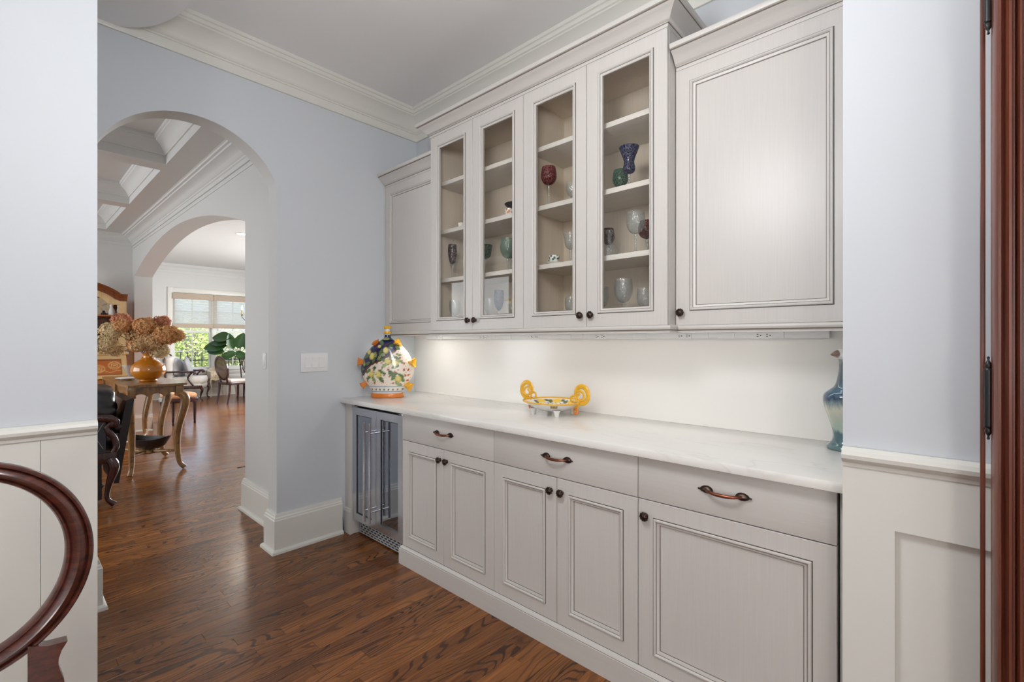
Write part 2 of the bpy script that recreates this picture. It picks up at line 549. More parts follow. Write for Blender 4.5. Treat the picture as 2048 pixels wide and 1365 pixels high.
def tag(o, label, cat, group=None):
    o['label'] = label
    o['category'] = cat
    if group: o['group'] = group
    return o
def thing(name, label, cat, loc=(0, 0, 0), rz=0, group=None):
    o = bpy.data.objects.new(name, None)
    o.empty_display_size = 0.05
    COL.objects.link(o)
    o.location = loc
    o.rotation_euler = (0, 0, rz)
    return tag(o, label, cat, group)
def struct(o):
    o['kind'] = 'structure'
    return o
def copy_tree(o, parent=None):
    c = o.copy()
    COL.objects.link(c)
    if parent is not None: c.parent = parent
    for ch in list(o.children): copy_tree(ch, c)
    return c
def lp(a, b, t): return a + (b - a) * t
def spline(pts, n=8):
    """Catmull-Rom through tuples of any length"""
    out = []
    m = len(pts)
    for i in range(m - 1):
        p0, p1, p2, p3 = pts[max(0, i - 1)], pts[i], pts[i + 1], pts[min(m - 1, i + 2)]
        for k in range(n):
            t = k / n
            out.append(tuple(0.5 * (2 * b + (c - a) * t + (2 * a - 5 * b + 4 * c - d) * t * t + (3 * b - a - 3 * c + d) * t ** 3) for a, b, c, d in zip(p0, p1, p2, p3)))
    out.append(tuple(pts[-1]))
    return out
def cooler_glass():
    g = N('reflective_cooler_glass')
    df = g.n('BsdfDiffuse'); df.inputs[0].default_value = lin((26, 28, 32))
    gl = g.n('BsdfGlossy'); gl.inputs['Roughness'].default_value = 0.01; gl.inputs[0].default_value = lin((206, 214, 226))
    lw = g.n('LayerWeight'); lw.inputs[0].default_value = 0.5
    mx = g.n('MixShader')
    g.l(g.ramp(lw.outputs['Fresnel'], [(0.0, 0.50), (0.5, 0.9)]), mx.inputs[0])
    g.l(df.outputs[0], mx.inputs[1]); g.l(gl.outputs[0], mx.inputs[2])
    g.l(mx.outputs[0], g.out.inputs['Surface'])
    return g.m
M['coolglass'] = cooler_glass()

# ------------------------------------------------------------------ the setting
XL, XB = -3.04, -3.17            # pantry's arch wall, front and back face
YB = 2.196                       # wall behind the cupboards
ZC = 3.06
AY0, AY1, ASP, AR, ACZ = 0.31, 1.15, 2.28, 0.457, 2.10   # pantry arch: jambs, spring, radius, centre height

# floor: slab, single boards near the lens, joined boards beyond
floor = struct(MB().box(-13.2, -4.2, -0.06, 3.1, 5.7, -0.005).build('floor', M['floor']))
PW = 0.07
def plank_mesh(L, e=0.0007):
    m = MB()
    x0, x1, y0, y1 = -PW / 2 + 0.0003, PW / 2 - 0.0003, 0.0003, L - 0.0003
    vs = [(x0, y0, -0.005), (x1, y0, -0.005), (x1, y1, -0.005), (x0, y1, -0.005),
          (x0, y0, -0.0007), (x1, y0, -0.0007), (x1, y1, -0.0007), (x0, y1, -0.0007),
          (x0 + e, y0 + e, 0), (x1 - e, y0 + e, 0), (x1 - e, y1 - e, 0), (x0 + e, y1 - e, 0)]
    fs = [(8, 9, 10, 11)] + [(i, (i + 1) % 4, 4 + (i + 1) % 4, 4 + i) for i in range(4)] + [(4 + i, 4 + (i + 1) % 4, 8 + (i + 1) % 4, 8 + i) for i in range(4)]
    m.add(vs, fs)
    return m
LENS = [0.55, 0.75, 0.95, 1.15, 1.4]
protos = {}
def plank(L, x, y):
    if L not in protos:
        o = plank_mesh(L).build('plank', M['floor'], floor, smooth=0)
        protos[L] = o
    else:
        o = protos[L].copy()
        COL.objects.link(o)
        o.parent = floor
    o.location = (x, y, 0)
rp = random.Random(3)
far = MB()
def row(x, y0, y1, single):
    y = y0 - rp.random() * 1.2
    while y < y1:
        L = rp.choice(LENS)
        if y + L > y0:
            if single: plank(L, x, y)
            else:
                t = plank_mesh(L)
                far.add([(p[0] + x, p[1] + y, p[2]) for p in t.v], t.f)
        y += L
k = 0
x = -0.80
while x > -5.4:
    row(x, 0.05, 1.50 if x < -3.0 else 1.75, True)
    x -= PW
xsplit = x
x = -0.80 + PW
while x < 2.9:
    row(x, -3.9, 1.45, False)
    x += PW
x = xsplit
while x > -12.95:
    row(x, -0.4 if x > -8.8 else 1.2, 5.2, False)
    x -= PW
x = -0.80
while x > -5.4:
    row(x, -3.0, -1.6, False)
    if x < -3.2: row(x, 3.2, 4.2, False)
    x -= PW
fo = far.build('planks_beyond', M['floor'], floor, smooth=0, weld=False)
fo['kind'] = 'stuff'

# pantry and dining room ceiling
c1 = MB().box(-3.17, -4.1, ZC, 3.1, 2.34, ZC + 0.12)
struct(c1.build('ceiling', M['ceil']))
# curved dropped soffit over the hall to the left
arc = [(-3.04, 0.315)]
for i in range(1, 25):
    t = i / 24
    a = PI - t * (PI / 2) * 1.18
    arc.append((-2.44 + 0.60 * math.cos(a), 0.315 + 0.285 * max(0.0, math.sin(a)) ** 0.9))
arc = [p for p in arc if p[0] <= -2.34] + [(-2.33, arc[-1][1] - 0.004), (-2.33, -1.5), (-3.04, -1.5)]
struct(MB().prism(arc, 'z', 2.88, ZC, 0).build('ceiling_soffit', M['ceil'], smooth=30))

def arch_outline(y_lo, y_hi, z_hi, y0, y1, spring, curve):
    """wall outline in (y, z) with an arched doorway cut up from the floor"""
    return [(y_lo, 0), (y0, 0), (y0, spring)] + curve + [(y1, spring), (y1, 0), (y_hi, 0), (y_hi, z_hi), (y_lo, z_hi)]
yc = (AY0 + AY1) / 2
a0 = math.acos(0.42 / AR)
cur = []
for i in range(1, 40):
    a = PI - a0 - (PI - 2 * a0) * i / 40
    cur.append((yc + AR * math.cos(a), ASP - AR * math.sin(a0) + AR * math.sin(a)))
wl = MB().prism(arch_outline(-3.1, 5.6, 3.1, AY0, AY1, ASP, cur), 'x', XL, XB, (0, 1, 1))
struct(wl.build('wall_left', [M['blue'], M['offwhite']], smooth=25))
struct(MB().box(-3.04, YB, 0, -0.07, YB + 0.12, 3.1).build('wall_back', M['blue']))
struct(MB().box(-0.178, 1.62, 0, -0.07, YB, 3.1).build('wall_niche', M['blue']))

# stub wall at right: blue above, panelled wainscot below the chair rail
Y2 = 1.50
sr = MB()
sr.box(-0.197, Y2, 1.0, 3.0, Y2 + 0.12, 3.1)
wr = struct(sr.build('wall_right', M['blue']))
wn = MB()
wn.box(-0.197, Y2 + 0.010, 0, 3.0, Y2 + 0.12, 1.0)                  # recessed field
wn.box(-0.197, Y2 - 0.006, 0, -0.0905, Y2 + 0.02, 0.9995)      # stile
wn.box(-0.0905, Y2 - 0.006, 0.840, 3.0, Y2 + 0.02, 0.9995)
wn.box(-0.0905, Y2 - 0.006, 0, 3.0, Y2 + 0.02, 0.26)
wn.box(0.55, Y2 - 0.006, 0.26, 0.66, Y2 + 0.02, 0.8405)
struct(wn.build('wainscot_right', M['trim'], smooth=0))
RAIL = [(0, -0.05), (0.008, -0.05), (0.010, -0.040), (0.016, -0.036), (0.024, -0.028), (0.026, -0.018), (0.022, -0.008), (0.014, -0.003), (0.010, 0), (0, 0)]
struct(MB().sweep([(u, v) for u, v in RAIL], [(3.0, Y2 - 0.002, 1.035), (-0.197, Y2 - 0.002, 1.035)]).build('trim_1', M['trim'], smooth=30))

# stub wall at left
X2 = -2.21
sl = MB().box(X2 - 0.12, -4.0, 1.0, X2, 0.228, 3.1)
struct(sl.build('wall_near_left', M['blue']))
wl2 = MB()
wl2.box(X2 - 0.12, -4.0, 0, X2 + 0.004, 0.085, 1.0)
wl2.box(X2 - 0.12, 0.0862, 0, X2 + 0.004, 0.228, 1.0)
struct(wl2.build('wainscot_left', M['trim']))
struct(MB().sweep(RAIL, [(X2 + 0.002, 0.227, 1.032), (X2 + 0.002, -4.0, 1.032)]).build('trim_2', M['trim'], smooth=30))
# rest of the dining room and the hall's end
struct(MB().box(3.0, -4.1, 0, 3.1, 1.62, 3.1).build('wall_dining_far', M['blue']))
struct(MB().box(X2 - 0.12, -4.1, 0, 3.1, -4.0, 3.1).build('wall_dining_rear', M['blue']))
struct(MB().box(-3.04, -1.62, 0, X2 - 0.12, -1.5, 3.1).build('wall_hall_end', M['blue']))

# baseboards
BASE = [(0, 0.238), (0.010, 0.238), (0.013, 0.228), (0.013, 0.222), (0.018, 0.214), (0.018, 0.206), (0.022, 0.200), (0.022, 0.024),
        (0.030, 0.022), (0.038, 0.014), (0.040, 0.0)]
struct(MB().sweep(BASE, [(XL, 1.572, 0), (XL, AY1, 0), (XB, AY1, 0), (XB, 1.285, 0), (-4.02, 1.285, 0), (-4.02, 1.495, 0)]).build('baseboard_left', M['trim'], smooth=30))
struct(MB().sweep(BASE, [(XB, AY0, 0), (XL, AY0, 0), (XL, -1.5, 0)]).build('baseboard_hall', M['trim'], smooth=30))

# pantry crown moulding
CROWN = [(0, -0.2), (0.012, -0.2), (0.014, -0.196), (0.014, -0.150), (0.020, -0.147), (0.020, -0.140), (0.026, -0.136), (0.030, -0.132),
         (0.036, -0.118), (0.050, -0.094), (0.070, -0.072), (0.092, -0.056), (0.098, -0.053), (0.098, -0.044), (0.106, -0.040), (0.110, -0.030),
         (0.110, -0.022), (0.118, -0.018), (0.120, -0.008), (0.120, 0)]
struct(MB().sweep(CROWN, [(-0.178, YB, ZC), (XL, YB, ZC), (XL, 0.30, ZC)]).build('trim_3', M['trim'], smooth=30))

# ---- living room beyond the arch
GX, GY = -8.69, 1.285
ell = []
for i in range(1, 48):
    dx = lp(-2.275, 2.275, i / 48)
    ell.append((-6.295 + dx, 2.245 + 0.330 * (1 - (dx / 2.275) ** 2)))
out2 = [(GX - 0.12, 0), (-8.57, 0), (-8.57, 2.245)] + ell + [(-4.02, 2.245), (-4.02, 0), (XB, 0), (XB, 3.1), (GX - 0.12, 3.1)]
struct(MB().prism(out2, 'y', GY, GY + 0.21, 0).build('wall_living_right', M['offwhite'], smooth=25))
struct(MB().box(GX - 0.12, -3.1, 0, GX, GY, 3.1).build('wall_living_back', M['offwhite']))
struct(MB().box(GX - 0.12, -3.1, 0, XB, -3.0, 3.1).build('wall_living_left', M['offwhite']))
struct(MB().sweep(BASE, [(-8.57, 1.495, 0), (-8.57, GY, 0), (GX, GY, 0), (GX, -3.0, 0)]).build('baseboard_living', M['trim'], smooth=30))
cof = MB().box(GX, -3.0, 3.03, XB, GY, 3.12)
lc = struct(cof.build('ceiling_living', M['offwhite']))
xs = [(-4.93, -3.41), (-6.65, -5.13), (-8.38, -6.85)]
ys = [(-0.567, 0.953), (-2.29, -0.767)]
bz = 2.83
def beam(x0, y0, x1, y1): MB().box(x0, y0, bz, x1, y1, 3.03).build('beam', M['offwhite'], lc, smooth=0)
beam(GX, 0.953, XB, GY); beam(GX, -3.0, XB, -2.29); beam(GX, -0.767, XB, -0.567)
for (xa, xb) in ((-3.41, XB), (-5.13, -4.93), (-6.85, -6.65), (GX, -8.38)):
    for (ya, yb) in ys: beam(xa, ya, xb, yb)
CC = [(0, -0.128), (0.010, -0.128), (0.012, -0.116), (0.018, -0.110), (0.026, -0.092), (0.044, -0.066), (0.070, -0.046), (0.084, -0.038), (0.086, -0.026), (0.096, -0.020), (0.098, -0.006), (0.098, 0)]
for xa, xb in xs:
    for ya, yb in ys:
        MB().sweep(CC, [(xb, yb, 3.03), (xa, yb, 3.03), (xa, ya, 3.03), (xb, ya, 3.03)], closed=True).build('coffer_moulding', M['offwhite'], lc, smooth=30)
GC = [(0, -0.14), (0.012, -0.14), (0.014, -0.105), (0.022, -0.100), (0.026, -0.090), (0.036, -0.084), (0.050, -0.060), (0.080, -0.038), (0.112, -0.028), (0.118, -0.018), (0.134, -0.014), (0.140, -0.004), (0.150, 0)]
struct(MB().sweep(GC, [(XB, GY, bz), (GX, GY, bz), (GX, -3.0, bz)]).build('trim_4', M['offwhite'], smooth=30))
struct(MB().sweep([(0, -0.012), (0.006, -0.012), (0.010, -0.004), (0.006, 0.0), (0, 0)], [(XB, GY, 2.66), (GX, GY, 2.66)]).build('trim_5', M['offwhite'], smooth=30))

# ---- sunroom
WX = -12.9
struct(MB().box(WX - 0.12, 1.285, 3.06, XB, 5.6, 3.16).build('ceiling_sunroom', M['offwhite']))
wy0, wy1, wz0, wz1 = 2.63, 4.26, 0.64, 2.42
ww = MB()
ww.box(WX - 0.14, 1.285, 0, WX, wy0, 3.06); ww.box(WX - 0.14, wy1, 0, WX, 5.6, 3.06)
ww.box(WX - 0.14, wy0, 0, WX, wy1, wz0); ww.box(WX - 0.14, wy0, wz1, WX, wy1, 3.06)
struct(ww.build('wall_sunroom_window', M['offwhite'], smooth=0))
struct(MB().box(WX, 1.285, 0, GX - 0.12, 1.495, 3.06).build('wall_sunroom_left', M['offwhite']))
struct(MB().box(WX - 0.14, 5.5, 0, XB, 5.6, 3.06).build('wall_sunroom_right', M['offwhite']))
struct(MB().sweep(CROWN, [(XB, 5.5, 3.06), (WX, 5.5, 3.06), (WX, 1.495, 3.06)][::1], normal=(0, 0, 1)).build('trim_6', M['offwhite'], smooth=30))
struct(MB().sweep([(u, v * 0.8) for u, v in BASE], [(XB, 5.5, 0), (WX, 5.5, 0), (WX, 1.495, 0)]).build('baseboard_sunroom', M['trim'], smooth=30))
# casing boards round the window bank
cs = MB()
cs.cbox(WX, wy0 - 0.11, wz0 - 0.02, WX + 0.022, wy0, wz1 + 0.11, 0.004)
cs.cbox(WX, wy1, wz0 - 0.02, WX + 0.022, wy1 + 0.11, wz1 + 0.11, 0.004)
cs.cbox(WX, wy0, wz1, WX + 0.020, wy1, wz1 + 0.11, 0.004)
cs.cbox(WX - 0.02, wy0 - 0.13, wz0 - 0.03, WX + 0.06, wy1 + 0.13, wz0, 0.004)
cs.cbox(WX, wy0 - 0.11, wz0 - 0.12, WX + 0.018, wy1 + 0.11, wz0 - 0.03, 0.004)
cs.cbox(WX - 0.10, 3.395, wz0, WX + 0.012, 3.475, wz1, 0.004)
struct(cs.build('trim_7', M['trim'], smooth=30))
for i, (ya, yb) in enumerate(((wy0, 3.395), (3.475, wy1))):
    fr = MB()
    X0, X1 = WX - 0.10, WX - 0.055
    t = 0.045
    fr.box(X0, ya, wz0, X1, ya + t, wz1); fr.box(X0, yb - t, wz0, X1, yb, wz1)
    fr.box(X0, ya + t, wz0, X1, yb - t, wz0 + 0.06); fr.box(X0, ya + t, wz1 - t, X1, yb - t, wz1)
    fr.box(X0, ya + t, 1.51, X1, yb - t, 1.56)
    wd = struct(fr.build('window_%d' % (i + 1), M['trim'], smooth=0))
    ym = (ya + yb) / 2
    MB().box(X0 + 0.012, ym - 0.009, wz0 + 0.06, X1 - 0.012, ym + 0.009, wz1 - t).build('muntin', M['trim'], wd, smooth=0)
    for zz in (1.075, 2.0):
        MB().box(X0 + 0.012, ya + t, zz - 0.009, X1 - 0.012, yb - t, zz + 0.009).build('muntin', M['trim'], wd, smooth=0)
    for (za, zb) in ((wz0 + 0.06, 1.066), (1.084, 1.51), (1.56, 1.991), (2.009, wz1 - t)):
        for (pa, pb) in ((ya + t, ym - 0.009), (ym + 0.009, yb - t)):
            MB().box(X0 + 0.020, pa, za, X0 + 0.025, pb, zb).build('pane', M['winpane'], wd, smooth=0)
# tongue-and-groove boards below the sunroom window
for kx in range(3):
    b = struct(MB().cbox(WX, 1.60, 0.215 + kx * 0.095, WX + 0.010, 5.4, 0.306 + kx * 0.095, 0.003).build('trim_%d' % (8 + kx), M['trim'], smooth=30))

# mahogany door at far right: jamb strip and moulded leaf
jamb = struct(MB().cbox(0.0545, 1.385, 0, 0.0625, 1.40, 2.30, 0.001).build('trim_11', M['mahogany']))
prof = [(0, 0), (0.004, 0.012), (0.008, 0.018), (0.012, 0.018), (0.0135, 0.012), (0.0165, 0.009), (0.0195, 0.012), (0.0225, 0.020), (0.0265, 0.020), (0.029, 0.012), (0.031, 0.012),
        (0.0325, 0.006), (0.035, 0.012), (0.0375, 0.017), (0.0405, 0.017), (0.0425, 0.010), (0.0445, 0.010), (0.047, 0.004), (0.12, 0.004), (0.12, -0.03), (0, -0.03)]
pr = [(0.0700 + u, 1.352 - v) for u, v in prof]
door = struct(MB().prism(pr, 'z', 0, 2.30, 0).build('door_1', M['mahogany'], smooth=45))
for zc in (1.1935, 2.02):
    hb = MB()
    hh = 0.0555
    pf = [(0.0, -hh - 0.030), (0.0025, -hh - 0.028), (0.0015, -hh - 0.022), (0.0035, -hh - 0.018), (0.0062, -hh - 0.012), (0.0045, -hh - 0.006), (0.0068, -hh - 0.004), (0.0068, -hh),
          (0.0066, -hh), (0.0066, hh), (0.0068, hh), (0.0068, hh + 0.004), (0.0045, hh + 0.006), (0.0062, hh + 0.012), (0.0035, hh + 0.018), (0.0015, hh + 0.022), (0.0025, hh + 0.028), (0.0, hh + 0.030)]
    hb.lathe(pf, 14, (0.0655, 1.362, zc))
    hb.build('hinge', M['black'], door, smooth=50)

# ------------------------------------------------------------------ cabinetry
# door moulding: (u inward, v toward the room); thin glazed grooves at both edges
MOLD = [(0, -0.001), (0.0004, -0.0030), (0.0016, -0.0030), (0.0022, 0.0025), (0.005, 0.0062), (0.009, 0.0066), (0.012, 0.0044), (0.0132, 0.0006),
        (0.0150, 0.0002), (0.0205, -0.0035), (0.0225, -0.0042), (0.0232, -0.0076), (0.0245, -0.0078), (0.0255, -0.0090)]
MI = [1, 1, 1, 0, 0, 0, 0, 1, 0, 0, 0, 1, 1]
FR = 0.058
def knob(x, y, z, parent):
    """round rosette knob on a stem; rests on the face at y"""
    b = MB()
    b.lathe([(0.0095, 0), (0.0095, 0.002), (0.0065, 0.004), (0.0050, 0.010), (0.0065, 0.013)], 16, (x, y, z), (0, -1, 0))
    b.lathe([(0.0060, 0.0125), (0.0150, 0.0145), (0.0168, 0.0175), (0.0160, 0.0205), (0.0128, 0.0225), (0.0118, 0.0215), (0.0095, 0.0225), (0.0075, 0.0245), (0.004, 0.0262), (0, 0.0268)],
            40, (x, y, z), (0, -1, 0), lobes=10, lamp=0.07)
    for k in range(10):
        a = 2 * PI * k / 10
        b.sphere((x + 0.0128 * math.cos(a), y - 0.0215, z + 0.0128 * math.sin(a)), 0.0030, 8, 6)
    return b.build('knob', M['bronze'], parent, smooth=50)
def pull(xc, y, z, parent, L=0.156):
    """bar handle with two leaf ends"""
    h = L / 2
    g = MB()
    pts = spline([(xc - h + 0.020, y - 0.006, z), (xc - h + 0.034, y - 0.020, z), (xc - 0.02, y - 0.028, z - 0.002), (xc + 0.02, y - 0.028, z - 0.002), (xc + h - 0.034, y - 0.020, z), (xc + h - 0.020, y - 0.006, z)], 6)
    rr = [0.0040 + 0.0022 * math.sin(PI * i / (len(pts) - 1)) ** 2 for i in range(len(pts))]
    g.tube(pts, rr, 10)
    bar = g.build('pull', M['copper'], parent, smooth=50)
    for s in (-1, 1):
        lf = MB()
        ax = xc + s * (h - 0.022)
        prof = [(0.024, 0.0), (0.017, 0.008), (0.008, 0.0125), (-0.004, 0.0135), (-0.013, 0.0105), (-0.019, 0.005), (-0.021, 0.0)]
        ring = []
        vs = []; fs = []
        n = len(prof)
        for i, (u, hw) in enumerate(prof):
            for j in range(7):
                t = j / 6 * 2 - 1
                zz = z + t * hw
                dome = (1 - t * t) * (0.0065 + 0.004 * math.sin(PI * i / (n - 1)))
                rib = 0.0012 * math.cos(t * 9)
                vs.append((ax + s * u, y - 0.001 - dome - (rib if 0 < i < n - 1 else 0), zz))
        for i in range(n - 1):
            for j in range(6):
                fs.append((i * 7 + j, i * 7 + j + 1, (i + 1) * 7 + j + 1, (i + 1) * 7 + j))
        lf.add(vs, fs)
        lf.sphere((ax + s * 0.026, y - 0.004, z), 0.0032, 8, 6)
        lf.build('leaf_end', M['bronze'], bar, smooth=60)
    return bar
def rect_path(x0, x1, z0, z1, y):
    return [(x0, y, z0), (x1, y, z0), (x1, y, z1), (x0, y, z1)]
def door_leaf(parent, x0, x1, z0, z1, y, glass=False, knob_at=None, fr=FR, name='door'):
    """framed leaf whose face lies at y: stiles and rails, moulding, panel or pane, knob"""
    th = 0.020
    b = MB()
    e = 0.0012
    ix0, ix1, iz0, iz1 = x0 + fr, x1 - fr, z0 + fr, z1 - fr
    # chamfered outer edge
    out = [(0, th), (0, e), (e, 0), (fr, 0), (fr, th)]
    b.sweep([(u, -v) for u, v in out], rect_path(x0, x1, z0, z1, y), (0, -1, 0), closed=True, shut=True)
    d = b.build(name, M['cab'], parent, smooth=0)
    mo = MB().sweep(MOLD, rect_path(ix0, ix1, iz0, iz1, y), (0, -1, 0), closed=True, mi=MI)
    mo.build('moulding', [M['cab'], M['glaze']], d, smooth=40)
    q = 0.0245
    if glass:
        MB().box(ix0 + q - 0.004, y + 0.010, iz0 + q - 0.004, ix1 - q + 0.004, y + 0.013, iz1 - q + 0.004).build('glass_pane', M['pane'], d, smooth=0)
        # back face of the moulding so the pane sits in a rebate
        MB().sweep([(0, -0.020), (q, -0.016), (q, -0.0088)], rect_path(ix0, ix1, iz0, iz1, y), (0, -1, 0), closed=True).build('glazing_bead', M['cab'], d, smooth=0)
    else:
        MB().box(ix0 + q - 0.003, y + 0.0088, iz0 + q - 0.003, ix1 - q + 0.003, y + 0.016, iz1 - q + 0.003).build('panel', M['cab'], d, smooth=0)
    if knob_at: knob(knob_at[0], y, knob_at[1], d)
    return d

YF = 1.600      # face of the base doors
G = 0.0014      # half gap between leaves
def base_unit(x0, x1, label, two, knobs):
    t = thing('base_cabinet', label, 'cabinet', ((x0 + x1) / 2, YB, 0), group='painted base cabinets under the worktop')
    cx_ = (x0 + x1) / 2
    X = lambda v: v - cx_
    yf = YF - YB
    b = MB()
    b.box(X(x0) + 0.0008, yf + 0.0215, 0.002, X(x1) - 0.0008, -0.012, 0.886, [0, 0, 1, 0, 0, 0])
    b.build('body', [M['cabh'], M['gap']], t, smooth=0)
    dw = MB()
    dw.cbox(X(x0) + G, yf, 0.728 + G, X(x1) - G, yf + 0.020, 0.884, 0.0012)
    dr = dw.build('drawer', M['cabh'], t, smooth=30)
    pull(0.0, yf, 0.812, dr)
    if two:
        door_leaf(t, X(x0) + G, -G, 0.1085, 0.726, yf, False, (X(knobs[0]), 0.669))
        door_leaf(t, G, X(x1) - G, 0.1085, 0.726, yf, False, (X(knobs[1]), 0.669))
    else:
        door_leaf(t, X(x0) + G, X(x1) - G, 0.1085, 0.726, yf, False, (X(knobs[0]), 0.669))
    return t
base_unit(-2.352, -1.592, 'grey-white base cabinet with two doors and a drawer beside the steel cooler', True, (-2.000, -1.944))
base_unit(-1.592, -0.838, 'grey-white base cabinet with two doors and a drawer in the middle below the lemon bowl', True, (-1.245, -1.188))
base_unit(-0.838, -0.223, 'grey-white base cabinet with one wide door, next to the bird vase end', False, (-0.806,))
# plinth with a moulded top edge, one run under the three units
PL = [(0, 0), (0.0165, 0), (0.0165, 0.090), (0.0150, 0.0925), (0.0150, 0.0945), (0.012, 0.0955), (0.009, 0.101), (0.004, 0.1055), (0.002, 0.1075), (0, 0.1075)]
pl = MB().sweep(PL, [(-0.223, YF + 0.0005, 0), (-2.352, YF + 0.0005, 0), (-2.352, YF + 0.018, 0)], mi=[0, 0, 0, 1, 0, 0, 0, 0, 0])
tag(pl.build('plinth', [M['cabh'], M['glaze']], None, smooth=30), 'painted plinth board with rounded top along the foot of the base cabinets', 'plinth')
# narrow end panel against the blue wall, and the filler strip at the far right
ep = thing('end_panel', 'narrow painted end panel between blue wall and steel cooler', 'panel', (-3.0, YF, 0))
MB().cbox(-0.036, 0.0, 0.002, 0.050, 0.56, 0.886, 0.0015).build('panel', M['cab'], ep, smooth=30)
MB().sweep([(0, 0), (0.010, 0), (0.010, 0.150), (0.006, 0.156), (0.006, 0.164), (0, 0.172)], [(0.049, 0.0, 0), (-0.036, 0.0, 0)], normal=(0, 0, 1)).build('foot_block', M['cab'], ep, smooth=30)
tag(MB().cbox(-0.219, YF + 0.016, 0.002, -0.192, 2.15, 0.886, 0.001).build('filler_strip', M['cab']), 'thin painted filler strip closing the gap beside the wide-door cabinet', 'filler')

# worktop and splashback
ct = MB()
ct.cbox(-3.038, 1.564, 0.889, -0.180, YB - 0.001, 0.919, 0.003)
tag(ct.build('worktop', M['stone'], None, smooth=30), 'long white veined quartz worktop over the base cabinets', 'worktop')
tag(MB().box(-3.038, YB - 0.016, 0.9192, -0.180, YB - 0.001, 1.40).build('splashback', M['slab'], None, smooth=0), 'plain white slab splashback between worktop and wall cupboards', 'splashback')

# ---- drinks cooler
cx0, cx1 = -2.948, -2.355
fr_ = thing('drinks_cooler', 'two-door stainless drinks cooler with glass doors and bar handles under the worktop', 'cooler', ((cx0 + cx1) / 2, YF, 0))
W2 = (cx1 - cx0) / 2
b = MB()
b.box(-W2 + 0.003, 0.052, 0.012, W2 - 0.003, 0.56, 0.872)
b.build('body', M['black'], fr_, smooth=0)
b = MB()
b.box(-W2 + 0.004, 0.020, 0.872, W2 - 0.004, 0.056, 0.884)
b.build('top_vent', M['black'], fr_, smooth=0)
for s in (-1, 1):
    xa, xb = (-W2 + 0.002, -0.0015) if s < 0 else (0.0015, W2 - 0.002)
    b = MB()
    fw, z0, z1, th = 0.050, 0.1085, 0.866, 0.046
    b.sweep([(0, -th), (0, -0.002), (0.002, 0), (fw, 0), (fw, -th)], rect_path(xa, xb, z0, z1, 0.004), (0, -1, 0), closed=True, shut=True)
    d = b.build('door', M['steel'], fr_, smooth=0)
    ix0, ix1 = xa + fw, xb - fw
    MB().box(ix0 - 0.002, 0.012, z0 + fw - 0.002, ix1 + 0.002, 0.018, z1 - fw + 0.002).build('glass_pane', M['coolglass'], d, smooth=0)
    MB().sweep([(0, -0.004), (0.006, -0.0075), (0.006, -0.012)], rect_path(ix0, ix1, z0 + fw, z1 - fw, 0.004), (0, -1, 0), closed=True).build('gasket', M['black'], d, smooth=0)
    hx = s * 0.031
    hd = MB().tube([(hx, -0.060, 0.175), (hx, -0.060, 0.800)], 0.0085, 16)
    hd = hd.build('handle', M['chrome'], d, smooth=50)
    for zz in (0.245, 0.735):
        MB().tube([(hx, -0.058, zz), (hx, 0.006, zz)], 0.0058, 12).build('standoff', M['chrome'], hd, smooth=50)
for s in (-1, 1):
    MB().cbox(s * (W2 - 0.030) - 0.026, 0.010, 0.8665, s * (W2 - 0.030) + 0.026, 0.045, 0.8715, 0.001).build('hinge_plate', M['chrome'], fr_, smooth=30)
# slotted toe grille
gr = MB()
gz0, gz1, rows, cols = 0.014, 0.094, 5, 13
gx0, gx1 = -W2 + 0.030, W2 - 0.024
hz = (gz1 - gz0) / rows
for r in range(rows + 1):
    zc = gz0 + r * hz
    gr.box(-W2 + 0.012, 0.046, zc - 0.0030, W2 - 0.0175, 0.050, zc + 0.0030)
cw = (gx1 - gx0) / cols
for r in range(rows):
    for c in range(cols + 1):
        xx = gx0 + (c + (0.5 if r % 2 else 0)) * cw
        if xx < gx1 + 0.006:
            gr.box(xx - 0.004, 0.046, gz0 + r * hz + 0.003, xx + 0.004, 0.050, gz0 + (r + 1) * hz - 0.003)
gr.box(-W2 + 0.012, 0.046, gz0, gx0, 0.050, gz1)
gr.build('toe_grille', M['grille'], fr_, smooth=0)

# ---- wall cupboards
YU, YS = 1.840, 1.915            # faces of the projecting middle and of the side cupboards
def cupboard_shell(t, w_, yf, z0, z1, inside, shelves=()):
    th = 0.018
    b = MB()
    yb = -0.020
    hw = w_ / 2
    ya = yf + 0.0215
    b.box(-hw, ya, z0, -hw + th, yb, z1, [1, 1, 1, 0, 0, 1]); b.box(hw - th, ya, z0, hw, yb, z1, [1, 1, 1, 1, 0, 0])
    b.box(-hw + th, ya, z0, hw - th, yb, z0 + th, [1, 0, 1, 0, 0, 0]); b.box(-hw + th, ya, z1 - th, hw - th, yb, z1)
    b.box(-hw, yb - 0.006, z0, hw, yb, z1)
    b.build('body', [inside, M['cab']], t, smooth=0, weld=False)
    for zz in shelves:
        MB().cbox(-hw + th + 0.001, ya + 0.028, zz - 0.024, hw - th - 0.001, yb - 0.008, zz, 0.001).build('shelf', M['shelf'], t, smooth=30)
zu0, zu1 = 1.376, 2.612
